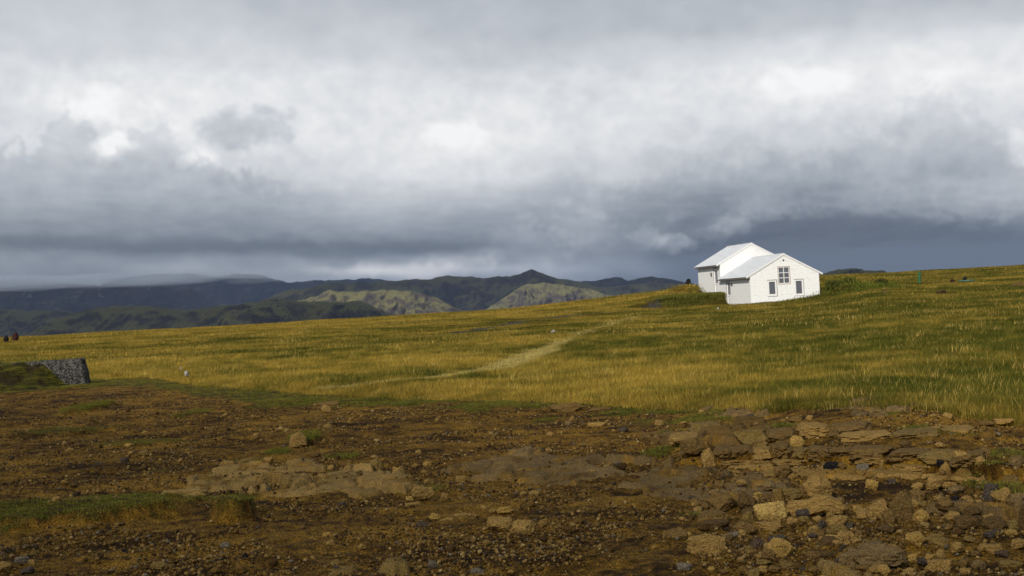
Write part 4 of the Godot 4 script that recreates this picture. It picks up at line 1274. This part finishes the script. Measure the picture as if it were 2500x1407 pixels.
func build_meadow() -> void:
	var t := stuff("meadow_grass", "long dry golden and olive meadow grass covering the slope", "grass")
	var shapes := []
	for i in 4:
		shapes.append(tuft(34, 0.10 + 0.025 * i, 0.004, 0.12, 800 + i, 1.0))
	for i in 3:
		shapes.append(tuft(38, 0.16, 0.011, 0.3, 810 + i, 1.0))
	rng.seed = 92
	var where := [[], [], [], [], [], [], []]
	var tint := []
	for i in 7:
		tint.append(PackedColorArray())
	for n in 260000:
		var f := rng.randf()
		var d := 14.0 * pow(17.0, f)
		var a := rng.randf_range(-0.40, 0.40)
		var x := a * d
		var z := -d * sqrt(1.0 - a * a)
		var e := edge(x, z)
		if e < 0.0:
			continue
		var ca := clampf(x / -z, -0.9, 0.9)
		if d > seg(ca, DS) + 14.0:
			continue
		var k := 1.0
		var short := 1.0
		var dark := 0.0
		var trodden_lit := 0.0
		if d > 28.0:
			var w := near_line(x, z, ROAD)
			if w < 0.75:
				continue
			if w < 6.0 and d < 112.0:
				short = lerpf(0.3, 1.0, sm((w - 3.0) / 3.0))
			w = near_line(x, z, TRACK)
			if w < 4.0:
				short = lerpf(0.2, 1.0, sm((w - 1.0) / 3.0))
			w = near_line(x, z, TRAIL)
			if w < 1.2:
				trodden_lit = 1.0 - sm((w - (0.4 if d < 46.0 else (0.15 if d < 70.0 else 0.4))) / 0.3)
				short = lerpf(0.5, 1.0, sm((w - 0.3) / 0.8))
			if d > 100.0:
				var q := house_local(x, z)
				if q.x > -0.15 and q.x < 5.8 and q.y > -0.12 and q.y < 15.0:
					continue
				if q.x > -7.0 and q.x < 13.0 and q.y > -2.0 and q.y < 16.0:
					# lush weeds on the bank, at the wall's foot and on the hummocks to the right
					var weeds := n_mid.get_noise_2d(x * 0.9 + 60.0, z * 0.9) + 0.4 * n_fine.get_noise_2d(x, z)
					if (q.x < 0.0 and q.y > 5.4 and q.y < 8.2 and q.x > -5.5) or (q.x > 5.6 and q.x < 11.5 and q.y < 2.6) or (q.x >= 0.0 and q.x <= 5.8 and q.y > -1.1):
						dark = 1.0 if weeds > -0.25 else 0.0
					if q.x < 0.0:
						if q.y < 6.2:
							short = 0.35
						elif q.y > 7.6 and q.y < 10.5 and q.x > -5.0:
							short = 0.2
		if dark > 0.3 and d > 100.0:
			var q := house_local(x, z)
			if q.x > 5.7 and q.x < 11.0 and q.y > -1.8 and q.y < 2.5:
				k = 1.5
		var tussock := rng.randf() < 0.02 and short > 0.95
		if tussock:
			k *= 1.25
		k *= lerpf(0.75, 1.25, clampf(0.5 + n_mid.get_noise_2d(x * 0.5, z * 0.5), 0.0, 1.0)) * lerpf(0.55, 1.0, sm(e / 1.5))
		var far := d > 55.0
		var i := 4 + rng.randi() % 3 if far else rng.randi() % 4
		var wide := 1.0 + 0.5 * sm((d - 80.0) / 90.0)
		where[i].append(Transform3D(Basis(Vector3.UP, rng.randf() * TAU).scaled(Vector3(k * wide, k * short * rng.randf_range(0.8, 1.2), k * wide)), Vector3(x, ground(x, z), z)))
		var s := clampf(dry(x, z) + 0.6 * n_mid.get_noise_2d(x * 0.8, z * 0.5) + 0.2 * rng.randfn() - 0.04, 0.0, 1.0)
		var c := Color(0.066, 0.075, 0.011).lerp(Color(0.41, 0.28, 0.052), s)
		if tussock:
			c = Color(0.46, 0.33, 0.09)
		elif rng.randf() < 0.08:
			c = Color(0.12, 0.13, 0.022)
		c = c.lerp(Color(0.45, 0.36, 0.12), trodden_lit)  # trodden straw, its colour paler for the light its edges catch
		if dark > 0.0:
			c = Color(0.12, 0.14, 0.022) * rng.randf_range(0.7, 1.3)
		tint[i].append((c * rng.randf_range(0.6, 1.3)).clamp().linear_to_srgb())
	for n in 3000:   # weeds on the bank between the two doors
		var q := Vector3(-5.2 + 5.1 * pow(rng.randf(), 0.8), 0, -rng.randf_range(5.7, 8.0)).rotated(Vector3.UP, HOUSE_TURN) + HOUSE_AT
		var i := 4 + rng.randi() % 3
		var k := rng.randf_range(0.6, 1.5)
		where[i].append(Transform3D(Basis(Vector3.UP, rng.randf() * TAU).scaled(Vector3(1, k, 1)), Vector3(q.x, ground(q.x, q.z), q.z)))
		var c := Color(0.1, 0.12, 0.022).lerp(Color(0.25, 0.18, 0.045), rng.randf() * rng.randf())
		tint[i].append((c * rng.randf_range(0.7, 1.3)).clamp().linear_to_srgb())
	for i in 7:
		scatter("tufts", shapes[i], M.grass, where[i], tint[i], t)

func build_turf() -> void:
	var t := stuff("turf_grass", "short green turf on hummocks and between the foreground stones", "grass")
	var shapes := []
	for i in 3:
		shapes.append(tuft(26, 0.036, 0.0022, 0.035, 830 + i, 0.8))
	rng.seed = 93
	var where := [[], [], []]
	var tint := [PackedColorArray(), PackedColorArray(), PackedColorArray()]
	for e in TURF:
		var count := int(clampf(e[2] * e[3] * 3.14 * 1500.0 * e[6], 60, 3200))
		for n in count:
			var r := sqrt(rng.randf()) * 1.05
			var a := rng.randf() * TAU
			put_turf(e[0] + cos(a) * r * e[2], e[1] + sin(a) * r * e[3], e[5], where, tint)
	for n in 36000:   # the border of the meadow
		var a := rng.randf_range(-0.38, 0.16)
		var d := seg(a, DB) + 0.6 - (5.0 + 5.0 * sm(-a * 6.0)) * pow(rng.randf(), 1.2)
		put_turf(a * d, -d * sqrt(1.0 - a * a), 0.05, where, tint)
	for n in 8000:   # the earth bank against the wall
		put_turf(rng.randf_range(-15.5, -11.3), rng.randf_range(-39.1, -35.8), 0.06, where, tint)
	for i in 3:
		scatter("tufts", shapes[i], M.grass, where[i], tint[i], t)

func put_turf(x: float, z: float, high: float, where: Array, tint: Array) -> void:
	if rng.randf() > turf_at(x, z) * 1.2 - 0.15:
		return
	var i := rng.randi() % 3
	var k := 0.62 * high / 0.05 * rng.randf_range(0.6, 1.2)
	where[i].append(Transform3D(Basis(Vector3.UP, rng.randf() * TAU).scaled(Vector3(1.0 + k * 0.4, k, 1.0 + k * 0.4)), Vector3(x, ground(x, z), z)))
	var c := Color(0.13, 0.15, 0.022).lerp(Color(0.27, 0.225, 0.045), clampf(0.3 + 0.8 * n_mid.get_noise_2d(x, z) + 0.2 * rng.randfn(), 0.0, 1.0))
	tint[i].append((c * rng.randf_range(0.7, 1.1)).clamp().linear_to_srgb())


# ---------------------------------------------------------------- house

const WIDE := 5.63
const FRONT := 8.0     # length of the lower, front block
const LENGTH := 14.8
const EAVE := 2.45
const RISE := 1.53
const STEP := 1.2      # the rear block stands this much higher

func gable_wall(length: float, y0: float, eave: float, z0: float) -> CSGPolygon3D:
	var p := CSGPolygon3D.new()
	p.polygon = PackedVector2Array([Vector2(0, y0), Vector2(WIDE, y0), Vector2(WIDE, eave), Vector2(WIDE / 2.0, eave + RISE), Vector2(0, eave)])
	p.depth = length
	p.position = Vector3(0, 0, z0)
	return p

func cut(size: Vector3, at: Vector3) -> CSGBox3D:
	var b := CSGBox3D.new()
	b.size = size
	b.position = at
	b.operation = CSGShape3D.OPERATION_SUBTRACTION
	return b

func build_house() -> void:
	var h := thing("white_house", "white concrete house of two gabled blocks stepping up the grassy slope", "house", HOUSE_AT, HOUSE_TURN)
	var wall := CSGCombiner3D.new()
	wall.name = "wall"
	wall.material_override = M.plaster
	h.add_child(wall)
	wall.add_child(gable_wall(FRONT, -1.0, EAVE, 0.0))
	var rear := gable_wall(LENGTH - FRONT, -1.0, EAVE + STEP, -FRONT)
	wall.add_child(rear)
	# openings: centre across, sill, width, height on the gable; recessed 0.1 m
	var windows := [[2.78, 1.66, 0.94, 1.34, 2, 3], [1.78, 0.75, 0.74, 1.25, 1, 1], [3.96, 0.68, 0.74, 1.28, 1, 1]]
	for w in windows:
		wall.add_child(cut(Vector3(w[2], w[3], 0.24), Vector3(w[0], w[1] + w[3] / 2.0, 0.0)))
	var doors := [[5.85, 0.08, 1.1, 2.18], [9.35, 1.1, 1.1, 2.2]]
	for d in doors:
		wall.add_child(cut(Vector3(0.3, d[3], d[2]), Vector3(0.0, d[1] + d[3] / 2.0, -d[0])))
	var vent := CSGCylinder3D.new()
	vent.radius = 0.09
	vent.height = 0.3
	vent.rotation.x = PI / 2.0
	vent.position = Vector3(2.8, EAVE + 1.06, 0)
	vent.operation = CSGShape3D.OPERATION_SUBTRACTION
	wall.add_child(vent)
	var st := started()
	box(st, Vector3(2.7, EAVE + 0.96, -0.09), Vector3(2.9, EAVE + 1.16, -0.05))
	obj("vent", done(st), M.gap, h)
	for w in windows:
		window(h, w)
	for d in doors:
		door(h, d)
	# boards beside the doors
	for p in [[4.9, 1.72, 0.42, 0.22], [10.65, 2.62, 0.34, 0.34]]:
		st = started()
		box(st, Vector3(-0.035, p[1], -p[0] - p[2] / 2.0), Vector3(0.0, p[1] + p[3], -p[0] + p[2] / 2.0), 0.008)
		obj("plaque", done(st), M.plaque, h)
	roof(h, EAVE, 0.0, FRONT, true)
	roof(h, EAVE + STEP, FRONT, LENGTH, true)

func roof(h: Node3D, eave: float, z0: float, z1: float, trim: bool) -> void:
	var slope := RISE / (WIDE / 2.0)
	var over := 0.3     # over the side walls
	var front := 0.06 if z0 == 0.0 else 0.05
	var ridge := Vector2(WIDE / 2.0, eave + RISE + 0.05)
	for side in [-1.0, 1.0]:
		var foot := Vector2(ridge.x + side * (WIDE / 2.0 + over), ridge.y - slope * (WIDE / 2.0 + over))
		var from := -z0 + front
		var to := -z1 - (0.1 if z0 > 0.0 else -0.005)
		var st := started()
		var ribs := int((from - to) / 0.125)
		var up := Vector3(side * slope, 1.0, 0).normalized()
		for i in ribs:   # corrugated sheets
			var za := lerpf(from, to, float(i) / ribs)
			var zb := lerpf(from, to, float(i + 1) / ribs)
			var zm := (za + zb) / 2.0
			for e in [[za, 0.0, zm, 0.022], [zm, 0.022, zb, 0.0]]:
				var a: Vector3 = Vector3(ridge.x, ridge.y, e[0]) + up * e[1]
				var b: Vector3 = Vector3(foot.x, foot.y, e[0]) + up * e[1]
				var c: Vector3 = Vector3(foot.x, foot.y, e[2]) + up * e[3]
				var d: Vector3 = Vector3(ridge.x, ridge.y, e[2]) + up * e[3]
				if side < 0:
					quad(st, a, b, c, d)
				else:
					quad(st, a, d, c, b)
		obj("roof", done(st), M.roof, h)
		# dark boxed eave under the sheets
		st = started()
		var x0 := minf(foot.x - side * 0.01, ridge.x + side * (WIDE / 2.0 + 0.003))
		var x1 := maxf(foot.x - side * 0.01, ridge.x + side * (WIDE / 2.0 + 0.003))
		box(st, Vector3(x0, foot.y - 0.13, to + 0.02), Vector3(x1, foot.y - 0.02, from - 0.03))
		obj("eave", done(st), M.soffit, h)
		# white rake boards along the gables
		for zz: float in [from, to]:
			if zz == to and z0 == 0.0:
				continue
			st = started()
			var zs: float = zz - (0.045 if zz == from else -0.045)
			var lo := minf(zs, zz)
			var hi := maxf(zs, zz)
			var drop := Vector3(0, 0.13, 0)
			var lift := Vector3(0, 0.03, 0)
			var a := Vector3(ridge.x, ridge.y, hi) + lift
			var b := Vector3(foot.x, foot.y, hi) + lift
			var c := Vector3(ridge.x, ridge.y, lo) + lift
			var d := Vector3(foot.x, foot.y, lo) + lift
			if side < 0:
				quad(st, b, a, a - drop, b - drop)
				quad(st, a, b, d, c)
				quad(st, c, d, d - drop, c - drop)
				quad(st, d, b, b - drop, d - drop)
			else:
				quad(st, a, b, b - drop, a - drop)
				quad(st, b, a, c, d)
				quad(st, d, c, c - drop, d - drop)
				quad(st, b, d, d - drop, b - drop)
			obj("rake_board", done(st), M.white, h)
	var st2 := started()
	box(st2, Vector3(ridge.x - 0.09, ridge.y - 0.02, -z1), Vector3(ridge.x + 0.09, ridge.y + 0.04, -z0 + front), 0.015)
	obj("ridge_cap", done(st2), M.white, h)

func window(h: Node3D, w: Array) -> void:
	var x0: float = w[0] - w[2] / 2.0
	var x1: float = w[0] + w[2] / 2.0
	var y0: float = w[1]
	var y1: float = w[1] + w[3]
	var bar := 0.06 if w[4] > 1 else 0.125
	var holder := Node3D.new()
	holder.name = "window"
	h.add_child(holder, true)
	var st := started()   # rusted edges on one window, dark sill and painted gap shadow on others
	for e in [[x0 - 0.03, y0 - 0.03, x1 + 0.03, y0], [x0 - 0.03, y1, x1 + 0.03, y1 + 0.03], [x1, y0, x1 + 0.03, y1], [x0 - 0.03, y0, x0, y1]]:
		if w[4] == 1 and e[2] == x0:
			continue
		box(st, Vector3(e[0], e[1], -0.02), Vector3(e[2], e[3], 0.006))
	obj("surround", done(st), M.rust if w[4] > 1 else M.gap, holder)
	st = started()
	box(st, Vector3(x0, y0, -0.1), Vector3(x0 + bar, y1, -0.01), 0.006)
	box(st, Vector3(x1 - bar, y0, -0.1), Vector3(x1, y1, -0.01), 0.006)
	box(st, Vector3(x0 + bar, y0, -0.1), Vector3(x1 - bar, y0 + bar * 1.3, -0.012), 0.006)
	box(st, Vector3(x0 + bar, y1 - bar, -0.1), Vector3(x1 - bar, y1, -0.012), 0.006)
	obj("frame", done(st), M.white, holder)
	var ix0 := x0 + bar
	var ix1 := x1 - bar
	var iy0 := y0 + bar * 1.3
	var iy1 := y1 - bar
	var thin := 0.05
	for i in range(1, w[4]):
		st = started()
		var xx := lerpf(ix0, ix1, float(i) / w[4])
		box(st, Vector3(xx - thin / 2.0, iy0, -0.09), Vector3(xx + thin / 2.0, iy1, -0.02), 0.005)
		obj("glazing_bar", done(st), M.white, holder)
	for j in range(1, w[5]):
		st = started()
		var yy := lerpf(iy0, iy1, float(j) / w[5])
		box(st, Vector3(ix0, yy - thin / 2.0, -0.088), Vector3(ix1, yy + thin / 2.0, -0.024), 0.005)
		obj("glazing_bar", done(st), M.white, holder)
	for i in w[4]:
		for j in w[5]:
			st = started()
			box(st, Vector3(lerpf(ix0, ix1, float(i) / w[4]) + 0.004, lerpf(iy0, iy1, float(j) / w[5]) + 0.004, -0.075), Vector3(lerpf(ix0, ix1, float(i + 1) / w[4]) - 0.004, lerpf(iy0, iy1, float(j + 1) / w[5]) - 0.004, -0.065))
			var o := obj("pane", done(st), M.pane, holder)
			o.rotation.y = 0.0

func door(h: Node3D, d: Array) -> void:
	var holder := Node3D.new()
	holder.name = "door"
	h.add_child(holder, true)
	var z0: float = -d[0] - d[2] / 2.0
	var z1: float = -d[0] + d[2] / 2.0
	var y0: float = d[1]
	var y1: float = d[1] + d[3]
	var st := started()
	box(st, Vector3(0.02, y0, z0), Vector3(0.1, y1, z0 + 0.09))
	box(st, Vector3(0.02, y0, z1 - 0.09), Vector3(0.1, y1, z1))
	box(st, Vector3(0.022, y1 - 0.12, z0 + 0.09), Vector3(0.1, y1, z1 - 0.09))
	obj("frame", done(st), M.white, holder)
	st = started()
	box(st, Vector3(-0.012, y0, z0 - 0.035), Vector3(0.01, y1 + 0.035, z0))
	box(st, Vector3(-0.012, y1, z0), Vector3(0.01, y1 + 0.035, z1 + 0.035))
	obj("surround", done(st), M.gap, holder)
	st = started()
	box(st, Vector3(0.06, y0, z0 + 0.1), Vector3(0.12, y1 - 0.13, z1 - 0.1))
	obj("leaf", done(st), M.white, holder)
	for k in 2:   # two narrow panes
		st = started()
		var za := lerpf(z0 + 0.2, z1 - 0.2, 0.06 + 0.5 * k)
		box(st, Vector3(0.05, y0 + 0.95, za), Vector3(0.058, y1 - 0.25, za + 0.26))
		obj("pane", done(st), M.pane, holder)
	st = started()
	box(st, Vector3(0.03, y0 + 0.8, z0 + 0.2), Vector3(0.06, y0 + 0.84, z0 + 0.36))
	obj("handle", done(st), M.gap, holder)


# ---------------------------------------------------------------- the concrete wall at the left

func build_wall() -> void:
	var nx := 120
	var ny := 40
	var at := Vector3(-11.35, base(-11.35, -38.9), -38.9)
	var long := 3.6
	var tall := 0.68
	var deep := 0.42
	var v := PackedVector3Array()
	var idx := PackedInt32Array()
	# a profile (bottom front, top front rounded, top back, bottom back) swept leftwards; the right end is closed and rounded
	var profile := []
	for i in ny + 1:
		var s := float(i) / ny
		if s < 0.5:
			profile.append(Vector2(deep / 2.0, lerpf(-0.15, tall, s / 0.5)))
		elif s < 0.7:
			profile.append(Vector2(lerpf(deep / 2.0, -deep / 2.0, (s - 0.5) / 0.2), tall))
		else:
			profile.append(Vector2(-deep / 2.0, lerpf(tall, -0.15, (s - 0.7) / 0.3)))
	for j in nx + 1:
		var t := float(j) / nx
		var x := -long * t * t if j > 12 else -long * pow(12.0 / nx, 2.0) * j / 12.0
		var pull := 1.0
		if x > -0.05:
			pull = sqrt(clampf((-x) / 0.05, 0.0, 1.0))
		for q: Vector2 in profile:
			var y := q.y - (0.05 * (1.0 - pull) if q.y > tall * 0.8 else 0.0) - 0.03 * clampf(-x / 2.0, 0.0, 1.5) * float(q.y > 0.3)
			var p := Vector3(x + 0.10 - 0.13 * clampf(q.y / tall, 0.0, 1.0), y, q.x * maxf(pull, 0.02))
			var n := 0.025 * n_fine.get_noise_3dv(p * 0.6) + 0.012 * n_fine.get_noise_3dv(p * 2.4)
			v.append(p + Vector3(n * 0.7, n * 0.5, signf(q.x) * n))
	for j in nx:
		for i in ny:
			var p := j * (ny + 1) + i
			idx.append_array([p, p + ny + 1, p + 1, p + 1, p + ny + 1, p + ny + 2])
	var o := obj("concrete_wall", array_mesh(v, idx), M.lichen)
	o.position = at
	o.rotation.y = -0.05
	tag(o, "low lichen spotted concrete wall half buried in earth at the left edge", "wall")


# ---------------------------------------------------------------- small things in the meadow

func lump(called: String, label: String, category: String, x: float, z: float, size: Vector3, tone: String, kind: String, s: int, group := "", lift := 0.0) -> void:
	var o := obj(called, rock_mesh(size, kind, TONES[tone], s, 3), M.rock)
	o.position = Vector3(x, ground(x, z) + lift, z)
	o.rotation.y = s * 1.7
	tag(o, label, category, group)

func shrub_mesh(wide: float, high: float, s: int) -> ArrayMesh:
	rng.seed = s
	var v := PackedVector3Array()
	var c := PackedColorArray()
	var idx := PackedInt32Array()
	for n in 2600:
		var q := Vector3(rng.randfn(), absf(rng.randfn()), rng.randfn()).normalized()
		var r := 0.55 + 0.45 * sqrt(rng.randf())
		r *= 0.82 + 0.5 * n_rough.get_noise_3dv(q * 1.6 + Vector3(s, 0, 0))
		var p := Vector3(q.x * wide / 2.0, q.y * high, q.z * wide / 2.4) * r
		var a := Vector3(rng.randfn(), rng.randfn() + 0.4, rng.randfn()).normalized() * rng.randf_range(0.05, 0.1)
		var b := a.cross(Vector3(rng.randfn(), rng.randfn(), rng.randfn()).normalized()) * 0.45
		var first := v.size()
		v.append_array([p - b, p + a * 0.5 - b * 0.2, p + b, p + a])
		var col := Color(0.06, 0.075, 0.02).lerp(Color(0.13, 0.11, 0.03), rng.randf() * rng.randf()) * rng.randf_range(0.7, 1.3)
		for k in 4:
			c.append(col.clamp().linear_to_srgb())
		idx.append_array([first, first + 3, first + 2, first, first + 1, first + 3])
	return array_mesh(v, idx, c)

func build_meadow_things() -> void:
	# green standpipe
	var x := 34.77
	var z := -125.8
	var t := thing("standpipe", "green metal standpipe upright in the grass right of the house", "standpipe", Vector3(x, ground(x, z) - 0.05, z))
	t.rotation.z = deg_to_rad(-2.0)
	var m := CylinderMesh.new()
	m.top_radius = 0.13
	m.bottom_radius = 0.12
	m.height = 1.0
	m.radial_segments = 24
	obj("pipe", m, M.green_paint, t).position.y = 0.5
	m = CylinderMesh.new()
	m.top_radius = 0.06
	m.bottom_radius = 0.12
	m.height = 0.07
	obj("shoulder", m, M.green_paint, t).position.y = 1.035
	m = CylinderMesh.new()
	m.top_radius = 0.14
	m.bottom_radius = 0.16
	m.height = 0.08
	obj("cap", m, M.green_paint, t).position.y = 1.11
	# stones in the grass
	lump("lava_rock", "largest blackish red lava rock in the grass right of the standpipe", "rock", 26.6, -91.0, Vector3(0.5, 0.3, 0.4), "red", "b", 901, "dark lava rocks in the meadow")
	lump("lava_rock", "lower left half of the blackish lava rock pair in the grass", "rock", 26.25, -90.9, Vector3(0.36, 0.24, 0.4), "red", "r", 902, "dark lava rocks in the meadow")
	lump("lava_rock", "small dark red lava rock standing left of the turquoise lid", "rock", 37.0, -123.8, Vector3(0.4, 0.36, 0.36), "red", "u", 903, "dark lava rocks in the meadow")
	lump("lava_rock", "small black rock resting on the turquoise lid in the grass", "rock", 37.85, -123.2, Vector3(0.42, 0.28, 0.36), "black", "r", 904, "dark lava rocks in the meadow", 0.22)
	lump("lava_rock", "dark rock standing in for a culvert at the right edge of the picture in the grass", "rock", 34.3, -100.0, Vector3(0.9, 0.35, 0.6), "darkbrown", "s", 905, "dark lava rocks in the meadow")  # rock shape put in place of the dark culvert
	lump("lava_rock", "left one of two dark reddish rocks on the grass skyline at the left", "rock", -38.3, -111.1, Vector3(0.36, 0.5, 0.4), "black", "r", 906, "dark lava rocks in the meadow", 0.1)
	lump("lava_rock", "right one of two dark reddish rocks on the grass skyline at the left", "rock", -38.2, -113.0, Vector3(0.55, 0.62, 0.4), "red", "u", 907, "dark lava rocks in the meadow", 0.1)
	lump("lava_rock", "black rock on the mound behind the far corner of the house", "rock", 15.6, -130.5, Vector3(0.5, 0.7, 0.5), "black", "u", 908, "dark lava rocks in the meadow", 0.2)
	lump("lava_rock", "small brown rock in the grass below the standpipe", "rock", 24.5, -97.0, Vector3(0.4, 0.26, 0.3), "darkbrown", "b", 909, "dark lava rocks in the meadow")
	lump("earth_heap", "brown heap of earth and stones behind the right corner of the house", "earth heap", 26.6, -121.0, Vector3(1.9, 0.75, 1.2), "brown", "b", 911)
	lump("white_stone", "rounded white stone in the dry grass right of the concrete wall", "stone", -8.3, -37.1, Vector3(0.13, 0.13, 0.1), "white", "r", 912, "white stones in the meadow", 0.16)
	lump("white_stone", "tiny white stone in the grass just left of the rounded white stone", "stone", -9.2, -40.5, Vector3(0.06, 0.06, 0.06), "white", "r", 913, "white stones in the meadow", 0.2)
	lump("white_stone", "tiny white stone in the grass below the front corner of the house", "stone", 13.6, -98.0, Vector3(0.2, 0.12, 0.15), "white", "r", 914, "white stones in the meadow", 0.25)
	lump("white_stone", "pale flat stone beside the grassy trail in mid meadow", "stone", 1.6, -61.0, Vector3(0.22, 0.1, 0.15), "white", "s", 915, "white stones in the meadow", 0.2)
	for e in [[6.75, 0.0, 1.5, 0.85], [8.2, 0.5, 1.9, 0.75], [10.8, 0.2, 1.4, 0.65]]:
		var q := Vector3(e[0], 0, -e[1]).rotated(Vector3.UP, HOUSE_TURN) + HOUSE_AT
		var sh := thing("shrub", ["low dark green shrub against the right corner of the house", "broadest dark shrub on the hummock right of the house", "small dark shrub farthest from the house on the hummock"][int(e[0] > 7.0) + int(e[0] > 10.0)], "shrub", Vector3(q.x, ground(q.x, q.z) - 0.1, q.z), 0.0, "dark shrubs right of the house")
		obj("foliage", shrub_mesh(e[2], e[3], 60 + int(e[0])), M.grass, sh)
	rng.seed = 55
	for i in 9:
		var q := Vector3(-0.7 - 0.5 * i + rng.randf_range(-0.15, 0.15), 0, -6.75 + rng.randf_range(-0.2, 0.25)).rotated(Vector3.UP, HOUSE_TURN) + HOUSE_AT
		var k := rng.randf_range(0.3, 0.55)
		lump("bank_stone", "dark stone set in the earth bank between the two doors of the house", "stone", q.x, q.z, Vector3(k, k * 0.6, k), "darkbrown", "b", 920 + i, "stones in the bank beside the house")
	# turquoise lid
	m = CylinderMesh.new()
	m.top_radius = 0.62
	m.bottom_radius = 0.66
	m.height = 0.1
	m.radial_segments = 40
	var o := obj("lid", m, matte(rgb(0.06, 0.13, 0.10), 0.5))
	o.position = Vector3(37.95, ground(37.95, -123.1) + 0.17, -123.1)
	tag(o, "round turquoise lid lying in the grass under a small black rock", "lid")
	# orange float
	var s := SphereMesh.new()
	s.radius = 0.09
	s.height = 0.17
	o = obj("float_ball", s, matte(rgb(0.55, 0.24, 0.1), 0.6))
	o.position = Vector3(11.0, ground(11.0, -134.0) + 0.25, -134.0)
	tag(o, "small pale orange ball in the grass left of the house", "ball")
